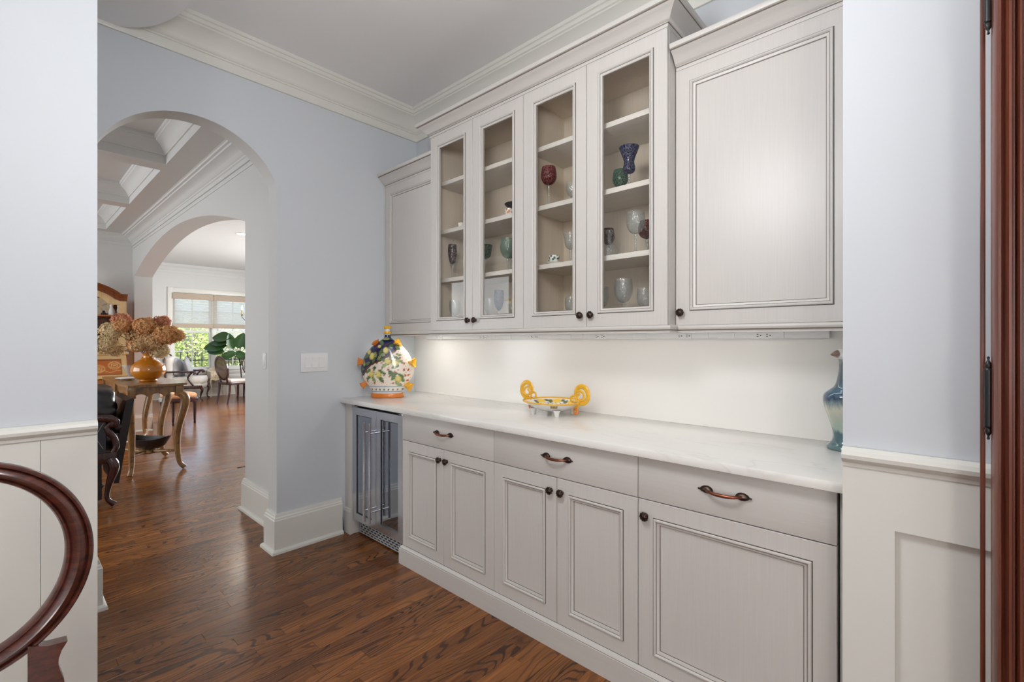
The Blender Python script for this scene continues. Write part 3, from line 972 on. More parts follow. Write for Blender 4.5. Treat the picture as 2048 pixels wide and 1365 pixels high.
def glass_cupboard(x0, x1, xm, label, kn):
    cx_ = (x0 + x1) / 2
    t = thing('display_cupboard', label, 'cupboard', (cx_, YB, 0), group='glass-fronted wall cupboards')
    yf = YU - YB
    cupboard_shell(t, x1 - x0, yf, zu0 + 0.002, zu1 - 0.0185, M['cabin'], (2.317, 2.011, 1.705))
    door_leaf(t, x0 - cx_ + G, xm - cx_ - G, zu0, zu1 - 0.018, yf, True, (kn[0] - cx_, 1.430))
    door_leaf(t, xm - cx_ + G, x1 - cx_ - G, zu0, zu1 - 0.018, yf, True, (kn[1] - cx_, 1.430))
    # small hinge cups seen through the panes
    for s in (-1, 1):
        for zz in (2.44, 1.52):
            xx = s * ((x1 - x0) / 2 - 0.034)
            MB().cbox(xx - 0.014, yf + 0.022, zz - 0.022, xx + 0.014, yf + 0.038, zz + 0.022, 0.003).build('cup_hinge', M['steel'], t, smooth=30)
    return t
glass_cupboard(-2.399, -1.6165, -2.008, 'glass-fronted double cupboard at the left, holding plum and green glasses', (-2.036, -1.979))
glass_cupboard(-1.6165, -0.832, -1.2245, 'glass-fronted double cupboard at the right, holding red and blue goblets', (-1.254, -1.196))
zs1 = 2.456
def solid_cupboard(x0, x1, label, kn):
    cx_ = (x0 + x1) / 2
    t = thing('wall_cupboard', label, 'cupboard', (cx_, YB, 0))
    yf = YS - YB
    cupboard_shell(t, x1 - x0, yf, zu0 + 0.002, zs1 - 0.0185, M['cab'])
    door_leaf(t, x0 - cx_ + G, x1 - cx_ - G, zu0, zs1 - 0.016, yf, False, (kn - cx_, 1.428) if kn else None)
    return t
solid_cupboard(-3.036, -2.400, 'solid panelled wall cupboard in the corner by the blue wall', None)
solid_cupboard(-0.831, -0.216, 'solid panelled wall cupboard with a bronze knob, right of the glass doors', -0.806)
tag(MB().cbox(-0.2155, YS + 0.002, zu0, -0.1915, 2.17, zs1 - 0.006, 0.001).build('scribe_strip', M['cab']), 'thin painted scribe strip right of the solid wall cupboard', 'filler')

# crowns on the cupboards
CAP = [(0, -0.018), (0.003, -0.018), (0.005, -0.006), (0.0055, -0.0035), (0.0065, -0.0025), (0.0075, 0.0), (0.014, 0.002), (0.020, 0.008), (0.030, 0.022), (0.046, 0.036), (0.060, 0.043),
       (0.0615, 0.045), (0.0615, 0.0475), (0.068, 0.049), (0.072, 0.056), (0.072, 0.066), (0, 0.066)]
CMI = [0, 0, 1, 1, 0, 0, 0, 0, 0, 0, 1, 1, 0, 0, 0, 0]
def crown(path, z, label):
    tag(MB().sweep(CAP, [(x, y, z) for x, y in path], mi=CMI).build('cupboard_crown', [M['cabh'], M['glaze']], None, smooth=35), label, 'crown moulding')
crown([(-0.832, YB - 0.03), (-0.832, YU), (-2.399, YU), (-2.399, YB - 0.03)], zu1, 'high projecting crown moulding on top of the glass-fronted cupboards')
crown([(-2.402, YS), (-3.034, YS)], zs1, 'short crown moulding on the corner cupboard against the blue wall')
crown([(-0.1925, YS), (-0.826, YS)], zs1, 'lower crown moulding on the solid cupboard at right')
# light rail under all of them
RL = [(0, 0), (0.006, 0), (0.010, -0.003), (0.012, -0.008), (0.011, -0.013), (0.007, -0.017), (0.0065, -0.0185), (0.0065, -0.022), (0.003, -0.026), (0.003, -0.030), (0, -0.030)]
RMI = [0, 0, 0, 0, 0, 1, 1, 0, 0, 0]
rl = MB().sweep(RL, [(-0.1925, YS, 1.3745), (-0.826, YS, 1.3745), (-0.826, YU, 1.3745), (-2.405, YU, 1.3745), (-2.405, YS, 1.3745), (-3.034, YS, 1.3745)], mi=RMI)
tag(rl.build('light_rail', [M['cabh'], M['glaze']], None, smooth=35), 'rounded light rail moulding under the wall cupboards', 'moulding')

# ---- power strip under the cupboards: tilted white channel with sockets and blanks
ps = thing('power_strip', 'white angled power strip with sockets under the wall cupboards', 'power strip', (-1.56, YB - 0.016, 1.345))
def chan(xa, xb):
    pts = [(0.0, 0.028), (-0.030, 0.028), (-0.026, -0.020), (-0.018, -0.024), (0.0, -0.024)]
    return MB().prism([(y, z) for y, z in pts], 'x', xa, xb, 0)
xe = [-2.86, -2.13, -1.457, -0.783, -0.48, -0.325]
for xa, xb in zip(xe[:-1], xe[1:]):
    chan(xa + 1.56 + 0.0008, xb + 1.56 - 0.0008).build('channel', M['white_plastic'], ps, smooth=0)
for i, xx in enumerate((-2.703, -2.246, -2.024, -1.799, -1.571, -1.346, -1.118, -0.892, -0.705, -0.555)):
    X = xx + 1.56
    n = Vector((0, -0.9965, -0.083))
    def at(dx, dz, h): return (X + dx, -0.030 + (dz - 0.028) * -0.083 - h, dz)
    b = MB()
    b.box(X - 0.034, -0.0325, -0.0115, X + 0.034, -0.024, 0.0115)
    so = b.build('socket' if i not in (2, 4, 6, 8) else 'blank_plate', M['white_plastic'], ps, smooth=0)
    so.location = (0, 0.001, -0.0115)
    if i not in (2, 4, 6, 8):
        s = MB()
        for cx_ in (-0.018, 0.018):
            s.box(X + cx_ - 0.008, -0.0331, -0.0055, X + cx_ - 0.001, -0.0324, -0.003)
            s.box(X + cx_ - 0.008, -0.0331, 0.003, X + cx_ - 0.001, -0.0324, 0.0055)
            s.lathe([(0.0028, 0), (0.0028, 0.0007)], 8, (X + cx_ + 0.007, -0.0324, 0.0), (0, -1, 0))
        s.build('slots', M['black'], so, smooth=0)['kind'] = 'stuff'

# ---- switches
sp = thing('switch_plate', 'white triple rocker switch plate on the blue wall', 'switch', (XL, 1.3865, 1.170))
MB().cbox(0.0, -0.090, -0.0615, 0.006, 0.090, 0.0615, 0.003).build('plate', M['white_plastic'], sp, smooth=30)
for k in (-1, 0, 1):
    MB().cbox(0.004, k * 0.046 - 0.0185, -0.036, 0.0072, k * 0.046 + 0.0185, 0.036, 0.0008).build('rocker_frame', M['white_plastic'], sp, smooth=0)
    rk = MB()
    y0, y1 = k * 0.046 - 0.0165, k * 0.046 + 0.0165
    rk.prism([(0.006, -0.033), (0.0112, -0.032), (0.0078, 0.0), (0.0086, 0.032), (0.006, 0.033)], 'y', y0, y1, 0)
    rk.build('rocker', M['white_plastic'], sp, smooth=0)
    sc_ = MB()
    for zz in (-0.0485, 0.0485):
        sc_.lathe([(0.0028, 0), (0.0028, 0.001), (0.0018, 0.0014)], 10, (0.006, k * 0.046, zz), (1, 0, 0))
    sc_.build('screws', M['white_plastic'], sp, smooth=40)['kind'] = 'stuff'
s2 = thing('single_switch', 'white single switch plate on the pale wall through the first archway', 'switch', (-3.62, GY, 1.166))
MB().cbox(-0.035, -0.006, -0.0575, 0.035, 0.0, 0.0575, 0.002).build('plate', M['white_plastic'], s2, smooth=30)
MB().cbox(-0.0165, -0.0095, -0.033, 0.0165, -0.005, 0.033, 0.001).build('rocker', M['white_plastic'], s2, smooth=30)

# ------------------------------------------------------------------ ceramics on the worktop
ZT = 0.919
def ell2(x, y, cx, cy, rx, ry, rot=0.0):
    c, s = math.cos(rot), math.sin(rot)
    dx, dy = x - cx, y - cy
    u, v = (dx * c + dy * s) / rx, (-dx * s + dy * c) / ry
    return u * u + v * v
def seg(x, y, a, b):
    dx, dy = b[0] - a[0], b[1] - a[1]
    t = max(0, min(1, ((x - a[0]) * dx + (y - a[1]) * dy) / (dx * dx + dy * dy)))
    return math.hypot(x - a[0] - t * dx, y - a[1] - t * dy)
LEMONS = [(400, 585, 46, 62, 0.3), (340, 515, 40, 46, -0.5), (625, 492, 46, 54, 0.1), (655, 668, 56, 50, 0.4), (768, 692, 58, 46, 0.3), (393, 868, 46, 54, 0.1),
          (510, 870, 46, 56, -0.1), (815, 942, 52, 52, 0.0), (520, 430, 30, 26, 0.0)]
LEAVES = [(540, 365, 62, 26, 0.9), (700, 420, 40, 22, -0.4), (800, 450, 46, 24, 0.8), (300, 590, 60, 26, -0.5), (460, 560, 60, 22, 1.4), (540, 520, 66, 20, -1.1),
          (520, 605, 56, 22, -1.1), (580, 560, 44, 22, 0.5), (255, 690, 70, 24, 1.3), (325, 700, 50, 24, -0.5), (430, 640, 56, 22, -1.2), (240, 790, 40, 20, 0.3), (210, 900, 70, 22, 1.4),
          (600, 735, 50, 26, -0.6), (570, 640, 60, 24, 0.2), (700, 600, 40, 18, 0.6), (780, 605, 60, 20, 0.4), (840, 660, 60, 24, 0.6), (770, 750, 56, 26, -0.3), (820, 560, 40, 18, 0.2),
          (350, 920, 56, 26, -0.7), (430, 950, 50, 28, 1.0), (440, 780, 44, 20, -1.2), (545, 945, 52, 30, 0.8), (560, 830, 70, 24, 0.5), (340, 820, 50, 22, -0.8), (640, 640, 30, 16, 0.0),
          (740, 920, 56, 28, -1.0), (870, 950, 52, 28, 0.9), (810, 1020, 56, 30, 0.5), (760, 870, 60, 24, -0.4), (860, 890, 56, 22, 0.6), (690, 860, 40, 20, 1.2), (710, 830, 50, 16, 0.6),
          (605, 310, 60, 24, 0.0), (670, 450, 40, 16, -0.9)]
RUST = [(570, 775), (665, 795), (770, 835), (820, 800), (600, 885), (690, 900), (585, 990), (445, 1000), (325, 980), (740, 1010), (945, 970), (920, 890), (965, 800), (965, 880), (840, 610), (560, 690),
        (900, 700), (900, 800)]
TW = [((440, 700), (435, 760)), ((435, 760), (450, 800)), ((700, 560), (720, 620)), ((720, 620), (715, 660)), ((690, 830), (760, 890)), ((480, 700), (500, 480)), ((500, 480), (460, 430)), ((560, 600), (620, 400)), ((620, 400), (680, 370))]
BR = [(250, 880), (330, 760), (430, 690), (540, 650), (640, 590), (720, 540), (790, 470)]
def flask_paint(co):
    x, y = 610 + co.x / 0.000434, 1245 - co.z / 0.000434
    if y > 1172: return (214, 120, 34)
    if y > 1056:
        if y < 1072 or 1140 < y < 1150: return (120, 150, 176)
        k = (x - 330) / 67.0
        if abs(k - round(k)) < 0.16 and abs(y - 1105) < 16: return (70, 84, 66)
        return (226, 218, 206)
    if y < 245: return (224, 220, 212)
    for l in LEMONS:
        q = ell2(x, y, *l)
        if q < 1:
            return (120, 118, 58) if q > 0.80 else ((226, 210, 124) if ell2(x, y, l[0] - 8, l[1] - 10, l[2] * .7, l[3] * .7, l[4]) < 1 else (200, 186, 96))
    for l in LEAVES:
        q = ell2(x, y, *l)
        if q < 1:
            c, s = math.cos(l[4]), math.sin(l[4])
            mid = abs(-(x - l[0]) * s + (y - l[1]) * c)
            return (58, 74, 40) if (mid < 2.5 or q > 0.82) else ((96, 122, 66) if (l[0] + l[1]) % 3 else (156, 168, 112))
    for rx, ry in RUST:
        if ell2(x, y, rx, ry, 20, 12, (rx % 7) * 0.4) < 1: return (168, 74, 44)
    d = min(seg(x, y, BR[i], BR[i + 1]) for i in range(len(BR) - 1))
    if d < 15: return (104, 62, 44) if d < 9 else (60, 36, 34)
    if any(seg(x, y, a, b) < 5 for a, b in TW): return (88, 52, 44)
    # ground: cobalt above the branch, cream below it
    bx = [p[0] for p in BR]
    if x <= bx[0]: lim = 880 + (bx[0] - x) * 1.4
    elif x >= bx[-1]: lim = 470 - (x - bx[-1]) * 1.5
    else:
        for i in range(len(BR) - 1):
            if BR[i][0] <= x <= BR[i + 1][0]:
                lim = lp(BR[i][1], BR[i + 1][1], (x - BR[i][0]) / (BR[i + 1][0] - BR[i][0])); break
    if y < lim: return (34, 36, 84)
    if (math.sin(x * 0.11) * math.sin(y * 0.13 + x * 0.02)) > 0.86: return (176, 120, 90)
    return (232, 220, 204)
fl = thing('lemon_flask', 'hand-painted ceramic flask with lemons on blue and cream, on the worktop corner', 'vase', (-2.853, 1.817, ZT), math.radians(42.66))
PF = [(0.0, 0.106), (0.004, 0.113), (0.024, 0.114), (0.029, 0.108), (0.034, 0.102), (0.045, 0.108), (0.080, 0.132), (0.105, 0.150), (0.128, 0.166), (0.160, 0.180), (0.193, 0.185), (0.230, 0.180), (0.2626, 0.168),
      (0.295, 0.153), (0.323, 0.135), (0.350, 0.110), (0.372, 0.083), (0.390, 0.056), (0.402, 0.037), (0.415, 0.024), (0.432, 0.020), (0.440, 0.0205)]
sp_ = spline(PF, 6)
NA = 150
vs = []; fs = []
for z, hw in sp_:
    hd = min(hw * 0.62, 0.070) if z > 0.03 else hw * 0.60
    if hw < 0.045: hd = hw
    for k in range(NA):
        a = 2 * PI * k / NA
        vs.append((hw * math.cos(a), hd * math.sin(a), z))
for i in range(len(sp_) - 1):
    for k in range(NA):
        fs.append((i * NA + k, i * NA + (k + 1) % NA, (i + 1) * NA + (k + 1) % NA, (i + 1) * NA + k))
fs.append(tuple(reversed(range(NA)))); fs.append(tuple(range((len(sp_) - 1) * NA, len(sp_) * NA)))
fb = MB().add(vs, fs)
# finer rows of the painted belly: subdivide along height
fb.build('body', M['flask'], fl, smooth=60, paint=flask_paint)
st = MB().lathe([(0.019, 0.438), (0.026, 0.441), (0.0275, 0.447), (0.026, 0.455), (0.019, 0.458)], 28)
stp = st.build('stopper_ring', M['yellow'], fl, smooth=50)
MB().lathe([(0.0185, 0.458), (0.016, 0.463), (0.0165, 0.472), (0.020, 0.476)], 28).build('stopper_waist', M['whitepot'], fl, smooth=50)
MB().lathe([(0.020, 0.476), (0.0245, 0.480), (0.025, 0.488), (0.022, 0.494), (0.012, 0.497), (0, 0.4975)], 28).build('stopper_cap', M['yellow'], fl, smooth=50)
for (cx_, cy_, dx, dz, sc2) in ((440, 385, -0.5, 0.75, 1.0), (765, 385, 0.75, 0.5, 1.1), (185, 680, -1.0, 0.12, 1.0), (1005, 690, 1.0, 0.10, 1.15), (228, 1050, -0.7, -0.55, 0.85), (950, 1062, 0.8, -0.45, 1.15)):
    ax = Vector((dx, -0.35, dz)).normalized()
    c0 = Vector(((cx_ - 610) * 0.000434, -0.020, (1245 - cy_) * 0.000434)) - ax * 0.016
    b = MB()
    b.lathe([(0.015 * sc2, -0.012), (0.017 * sc2, 0.004), (0.020 * sc2, 0.018 * sc2), (0.027 * sc2, 0.032 * sc2), (0.025 * sc2, 0.033 * sc2), (0.012 * sc2, 0.020 * sc2), (0, 0.012 * sc2)], 24, tuple(c0), tuple(ax), lobes=3, lamp=0.24)
    b.build('tulip_lug', M['yellow'] if dx > 0 else M['orange'], fl, smooth=60)

# lemon bowl with scroll handles
bw = thing('lemon_bowl', 'oval white footed bowl with yellow rim, lemons and scroll handles on the worktop', 'bowl', (-1.54, 1.995, ZT))
def bowl_paint(co):
    a = math.atan2(co.y / 0.145, co.x / 0.165)
    rr = math.hypot(co.x / 0.165, co.y / 0.145)
    inner = co.z > 0.0285 and getattr(bowl_paint, 'inner', True)
    if rr > 0.965 and co.z > 0.064: return (238, 182, 34)
    if bowl_paint.inner:
        for k, an in enumerate((-2.45, -1.85, -1.05, -0.5, 0.6, 1.3, 2.0, 2.7)):
            da = (a - an + PI) % (2 * PI) - PI
            if (da / 0.20) ** 2 + ((rr - 0.83) / 0.115) ** 2 < 1: return (238, 196, 52)
            if ((da - 0.27) / 0.11) ** 2 + ((rr - 0.80) / 0.10) ** 2 < 1 or ((da + 0.25) / 0.09) ** 2 + ((rr - 0.86) / 0.07) ** 2 < 1: return (84, 92, 48)
        u, v = (co.x + co.y * 1.3) / 0.034, (co.x - co.y * 1.3) / 0.034
        if rr < 0.74 and (abs(u - round(u)) < 0.07 or abs(v - round(v)) < 0.07): return (62, 66, 76)
        return (232, 230, 226)
    for an in (-0.95, -2.3, 1.0):
        da = (a - an + PI) % (2 * PI) - PI
        if abs(da) < 0.13 and 0.044 < co.z < 0.062: return (96, 104, 50) if math.sin(da * 60) > -0.2 else (206, 150, 50)
    return (230, 228, 226)
bowl_paint.inner = True
def oval(profile, n, rx, ry):
    vs = []; fs = []
    for q, z in profile:
        for k in range(n):
            a = 2 * PI * k / n
            vs.append((rx * q * math.cos(a), ry * q * math.sin(a), z))
    m = len(profile)
    for i in range(m - 1):
        for k in range(n):
            fs.append((i * n + k, i * n + (k + 1) % n, (i + 1) * n + (k + 1) % n, (i + 1) * n + k))
    return vs, fs
inn = [(0.02 + 0.98 * (i / 46), 0.030 + 0.040 * max(0.0, (i / 46 - 0.30) / 0.70) ** 1.5) for i in range(47)]
v1, f1 = oval(inn, 140, 0.165, 0.145)
bowl_paint.inner = True
ob = MB().add(v1, f1).build('bowl_inside', M['flask'], bw, smooth=60, paint=bowl_paint)
outp = [(0.0, 0.022)] + [(0.02 + 0.99 * (i / 30), 0.022 + 0.050 * max(0.0, (i / 30 - 0.42) / 0.58) ** 1.35) for i in range(31)] + [(1.0, 0.0715), (0.985, 0.070)]
bowl_paint.inner = False
v2, f2 = oval(outp[1:], 120, 0.168, 0.148)
MB().add(v2, f2 + [tuple(range(120))]).build('bowl_outside', M['flask'], bw, smooth=60, paint=bowl_paint)
rim = MB().tube([(0.168 * math.cos(2 * PI * k / 72), 0.148 * math.sin(2 * PI * k / 72), 0.071) for k in range(72)], 0.0042, 8, closed=True)
rim.build('rim', M['yellow'], bw, smooth=60)
for s in (-1, 1):
    pts = []
    for i in range(40):
        t = i / 39
        a = -1.95 + t * 5.4
        r = 0.044 - 0.012 * max(0, t - 0.6)
        pts.append((s * (0.162 + 0.020 + r * math.cos(a) * 0.92), 0.0, 0.116 + r * math.sin(a)))
    pts = [(s * 0.135, 0, 0.036), (s * 0.150, 0, 0.045)] + pts
    b = MB().tube(pts, [0.0050 + 0.0022 * math.sin(PI * i / (len(pts) - 1)) for i in range(len(pts))], 8, flat=1.9, up=(0, 1, 0))
    hd = b.build('scroll_handle', M['yellow'], bw, smooth=60)
    pts = []
    for i in range(36):
        t = i / 35
        a = 2.6 - t * 7.2
        r = 0.030 - 0.018 * t
        pts.append((s * (0.176 + r * math.cos(a)), -0.004, 0.108 + r * math.sin(a)))
    MB().tube(pts, 0.0046, 8, flat=1.5, up=(0, 1, 0)).build('inner_curl', M['yellow'], hd, smooth=60)
    pts = []
    for i in range(30):
        t = i / 29
        a = -0.6 + t * 5.6
        r = 0.021 - 0.009 * t
        pts.append((s * (0.132 + r * math.cos(a)), -0.002, 0.090 + r * math.sin(a)))
    MB().tube(pts, 0.0042, 8, flat=1.5, up=(0, 1, 0)).build('small_curl', M['yellow'], hd, smooth=60)
    pts = [(s * (0.150 + 0.012 * math.cos(a * 0.6)), -0.004, 0.030 + 0.013 * math.sin(a * 0.6)) for a in range(-4, 8)]
    MB().tube(pts, [0.0075 - 0.0003 * i for i in range(len(pts))], 8, up=(0, 1, 0)).build('leaf_scroll', M['orange'], hd, smooth=60)
for (fx, fy) in ((-0.078, -0.070), (0.078, -0.070), (-0.078, 0.070), (0.078, 0.070)):
    MB().lathe([(0.0105, 0), (0.013, 0.003), (0.0125, 0.010), (0.015, 0.020), (0.020, 0.034)], 14, (fx, fy, 0)).build('foot', M['whitepot'], bw, smooth=50)

# bird-headed vase
M['beak'] = plain('grey_brown_glaze', (138, 116, 100), 0.2, var=0.15, scale=60, coat=0.5)
g = N('running_blue_green_glaze')
nz = g.noise(g.mapped((9, 9, 3.2)), 2.2, 5, 0.6, 0.7)
tc = g.n('TexCoord'); sx_ = g.n('SeparateXYZ'); g.l(tc.outputs['Object'], sx_.inputs[0])
zf = g.ramp(g.math('ADD', g.math('MULTIPLY', sx_.outputs[2], 2.55), g.math('MULTIPLY', g.math('SUBTRACT', nz, 0.5), 0.28)),
            [(0.0, lin((84, 116, 118))), (0.13, lin((66, 98, 108))), (0.17, lin((150, 170, 158))), (0.36, lin((190, 190, 172))), (0.42, lin((120, 136, 140))), (0.47, lin((44, 66, 92))), (0.56, lin((78, 112, 132))), (0.62, lin((84, 98, 104))), (0.80, lin((96, 108, 112))), (0.88, lin((196, 190, 180)))])
M['birdglaze'] = g.bsdf(zf, 0.12, coat=0.7, **{'Coat Roughness': 0.05})
bv = thing('bird_vase', 'tall blue-green glazed vase with a bird head neck at the worktop end', 'vase', (-0.262, 2.06, ZT), math.radians(42.66))
prof = spline([(0.0, 0.062), (0.004, 0.068), (0.014, 0.064), (0.028, 0.050), (0.0486, 0.0455), (0.075, 0.049), (0.109, 0.0605), (0.150, 0.076), (0.176, 0.081), (0.198, 0.076), (0.214, 0.054), (0.228, 0.036), (0.250, 0.026), (0.280, 0.0205), (0.310, 0.019), (0.326, 0.0205)], 5)
MB().lathe([(0, 0)] + [(r * (0.864 + 0.22 * max(0.0, min(1.0, (z - 0.20) / 0.06))), z) for z, r in prof], 40).build('body', M['birdglaze'], bv, smooth=60)
hp = spline([(0.024, 0, 0.318, 0.019), (0.008, 0, 0.334, 0.0255), (-0.012, 0, 0.343, 0.0220), (-0.032, 0, 0.344, 0.0135), (-0.052, 0, 0.342, 0.003)], 6)
MB().tube([(a, b_, c) for a, b_, c, r in hp], [r for a, b_, c, r in hp], 18, up=(0, 1, 0)).build('bird_head', M['whitepot'], bv, smooth=60)
MB().tube([(-0.030, 0, 0.3442), (-0.040, 0, 0.3440), (-0.054, 0, 0.3415)], [0.0146, 0.0102, 0.0022], 14, up=(0, 1, 0)).build('beak', M['beak'], bv, smooth=60)
for s in (-1, 1): MB().sphere((-0.010, s * 0.0208, 0.348), 0.0036, 8, 6).build('eye', M['black'], bv, smooth=60)

# ------------------------------------------------------------------ glass and china in the display cupboards
BOWLS = {
    'globe': [(0.16, 0), (0.62, 0.10), (0.94, 0.32), (1.0, 0.52), (0.94, 0.78), (0.84, 1.0)],
    'tulip': [(0.16, 0), (0.60, 0.10), (0.90, 0.32), (1.0, 0.58), (0.97, 0.82), (0.92, 1.0)],
    'flute': [(0.20, 0), (0.62, 0.14), (0.90, 0.40), (1.0, 0.66), (0.98, 0.84), (0.92, 1.0)],
    'trumpet': [(0.20, 0), (0.52, 0.06), (0.60, 0.22), (0.50, 0.42), (0.62, 0.62), (0.84, 0.84), (1.0, 1.0)],
    'flare': [(0.16, 0), (0.58, 0.12), (0.78, 0.35), (0.88, 0.65), (1.0, 1.0)],
}
GG = 'stemmed crystal in the glass cupboards'
def goblet(x, y, z, h, r, bh, style, mat, label, foot=0.032, group=GG):
    t = thing('wine_goblet', label, 'glass', (x, y, z + 0.0005), group=group)
    p = spline([(q * r, h - bh + zz * bh) for q, zz in BOWLS[style]], 4)
    p = [(max(a, 0.002), b) for a, b in p]
    inner = [(max(a - 0.0016, 0.0012), b) for a, b in reversed(p)]
    MB().lathe(p + inner, 24).build('bowl', mat, t, smooth=50)
    sh = h - bh
    MB().lathe([(0, 0), (foot, 0.0), (foot, 0.002), (foot * 0.45, 0.006), (0.0052, 0.014), (0.0046, sh * 0.45), (0.0062, sh * 0.80), (0.0085, sh * 0.90), (0.0070, sh * 0.97), (max(0.16 * r, 0.005), sh + 0.001), (0, sh + 0.001)], 14).build('stem', M['clear'], t, smooth=50)
    return t
S1, S2, S3 = 2.011, 1.705, 1.3965
goblet(-2.291, 1.93, S2, 0.214, 0.028, 0.126, 'flute', M['plum'], 'tall plum-coloured flute on the second shelf, far left door')
goblet(-2.245, 2.03, S2, 0.190, 0.034, 0.105, 'tulip', M['clear'], 'clear cut goblet beside the plum flute')
goblet(-2.315, 1.97, S3, 0.175, 0.036, 0.100, 'tulip', M['clear'], 'clear cut goblet on the bottom shelf, far left door')
goblet(-2.060, 2.00, S2, 0.190, 0.040, 0.085, 'flare', M['emerald'], 'green-bowled goblet on the second shelf left of the pale green one')
goblet(-1.820, 1.94, S2, 0.182, 0.044, 0.110, 'tulip', M['palegreen'], 'large pale green cut goblet on the second shelf')
goblet(-1.925, 2.08, S2, 0.185, 0.034, 0.080, 'globe', M['emerald'], 'dark green goblet behind the large pale green goblet')
goblet(-1.930, 1.98, S3, 0.212, 0.030, 0.120, 'flute', M['cobalt'], 'cobalt blue flute on the bottom shelf before the framed picture')
goblet(-2.020, 1.99, S3, 0.170, 0.034, 0.095, 'tulip', M['clear'], 'clear cut goblet before the framed picture')
goblet(-1.845, 2.00, S3, 0.130, 0.026, 0.070, 'flare', M['clear'], 'small clear goblet right of the cobalt flute')
goblet(-1.510, 1.92, S1, 0.200, 0.041, 0.092, 'globe', M['ruby'], 'ruby red globe goblet on the third shelf')
goblet(-1.400, 1.97, S1, 0.105, 0.030, 0.070, 'tulip', M['clear'], 'short clear goblet right of the ruby globe goblet')
goblet(-1.415, 1.98, S2, 0.160, 0.038, 0.085, 'flare', M['clear'], 'clear flared goblet beside the green patterned cup')
goblet(-1.430, 2.00, S3, 0.140, 0.030, 0.080, 'tulip', M['clear'], 'clear goblet right of the tiny tumbler')
goblet(-1.063, 1.945, S1, 0.186, 0.046, 0.120, 'trumpet', M['cobalt'], 'cobalt trumpet goblet with cut stars on the third shelf')
goblet(-1.142, 2.005, S1, 0.116, 0.037, 0.082, 'globe', M['emerald'], 'round emerald goblet beside the cobalt trumpet goblet', 0.028)
goblet(-1.022, 1.93, S2, 0.186, 0.042, 0.100, 'tulip', M['clear'], 'large clear cut goblet on the second shelf, far right door')
goblet(-1.018, 2.03, S2, 0.162, 0.040, 0.082, 'globe', M['ruby'], 'ruby globe goblet behind the large clear goblet')
goblet(-1.225, 2.03, S2, 0.160, 0.032, 0.080, 'globe', M['plum'], 'dark plum goblet behind the cut decanter')
goblet(-1.095, 1.95, S3, 0.200, 0.042, 0.110, 'tulip', M['clear'], 'clear cut goblet in the middle of the bottom shelf, far right door')
goblet(-0.990, 1.95, S3, 0.150, 0.034, 0.090, 'tulip', M['clear'], 'clear goblet at the right end of the bottom shelf')
goblet(-1.205, 1.95, S3, 0.170, 0.030, 0.095, 'flute', M['clear'], 'clear flute at the left of the bottom shelf, far right door')
dc = thing('decanter', 'small round cut-crystal decanter with tall stopper on the second shelf', 'decanter', (-1.160, 1.935, S2 + 0.0005))
MB().lathe([(0, 0), (0.030, 0), (0.042, 0.018), (0.043, 0.032), (0.034, 0.050), (0.014, 0.060), (0.009, 0.070), (0.009, 0.085), (0.013, 0.090), (0.010, 0.091)], 24).build('body', M['clear'], dc, smooth=50)
MB().lathe([(0.006, 0.086), (0.008, 0.094), (0.015, 0.110), (0.017, 0.120), (0.012, 0.128), (0, 0.130)], 16).build('stopper', M['clear'], dc, smooth=50)
def cup(x, y, z, r, h, mat, label, hdir=-1):
    t = thing('teacup', label, 'cup', (x, y, z + 0.0005))
    p = [(0, 0), (r * 0.55, 0), (r * 0.60, 0.003), (r * 0.82, h * 0.35), (r * 0.95, h * 0.7), (r, h), (r * 0.95, h), (r * 0.88, h * 0.65), (r * 0.5, 0.006), (0, 0.006)]
    MB().lathe(p, 24).build('bowl', mat, t, smooth=50)
    a = [(hdir * (r * 0.86 + 0.014 * math.sin(PI * i / 10)), 0, h * (0.85 - 0.6 * i / 10)) for i in range(11)]
    MB().tube(a, 0.0026, 8, up=(0, 1, 0)).build('handle', mat, t, smooth=50)
    return t
def saucer(x, y, z, r, label):
    t = MB().lathe([(0, 0), (r * 0.5, 0), (r * 0.55, 0.003), (r, 0.011), (r, 0.0125), (r * 0.5, 0.006), (0, 0.005)], 28)
    o = t.build('saucer', M['china'], None, smooth=50)
    o.location = (x, y, z + 0.0005)
    return tag(o, label, 'saucer')
def flowered(name, spots, bgc):
    g = N(name)
    vo = g.n('TexVoronoi'); vo.inputs['Scale'].default_value = 70
    g.l(g.mapped((1, 1, 1)), vo.inputs['Vector'])
    return g.bsdf(g.mix(g.ramp(vo.outputs[0], [(0.35, 1.0), (0.5, 0.0)]), lin(bgc), lin(spots)), 0.2, coat=0.4)
M['greencup'] = flowered('green_sprigged_china', (70, 112, 104), (230, 230, 222))
M['rosecup'] = flowered('rose_sprigged_china', (206, 140, 96), (236, 228, 218))
saucer(-1.490, 1.94, S2, 0.043, 'plain white saucer under the green patterned cup')
cup(-1.490, 1.94, S2 + 0.0065, 0.029, 0.040, M['greencup'], 'green patterned teacup on a saucer on the second shelf')
saucer(-1.830, 1.955, S1, 0.042, 'white saucer under the rose patterned cup on the third shelf')
cup(-1.822, 1.955, S1 + 0.0065, 0.028, 0.042, M['rosecup'], 'rose patterned teacup before the black footed dish')
cup(-2.225, 1.95, S1, 0.024, 0.036, M['china'], 'small white cup alone on the third shelf, far left door', 1)
tb = thing('dark_dish', 'black flared dish behind the rose patterned cup', 'dish', (-1.850, 2.045, S1 + 0.0005))
MB().lathe([(0, 0), (0.026, 0), (0.024, 0.006), (0.014, 0.030), (0.030, 0.060), (0.066, 0.096), (0.070, 0.102), (0.064, 0.099), (0.020, 0.062), (0, 0.058)], 32).build('bowl', M['darkbowl'], tb, smooth=50)
tm = thing('tumbler', 'tiny clear tumbler with a gold rim on the bottom shelf', 'glass', (-1.490, 1.96, S3 + 0.0005))
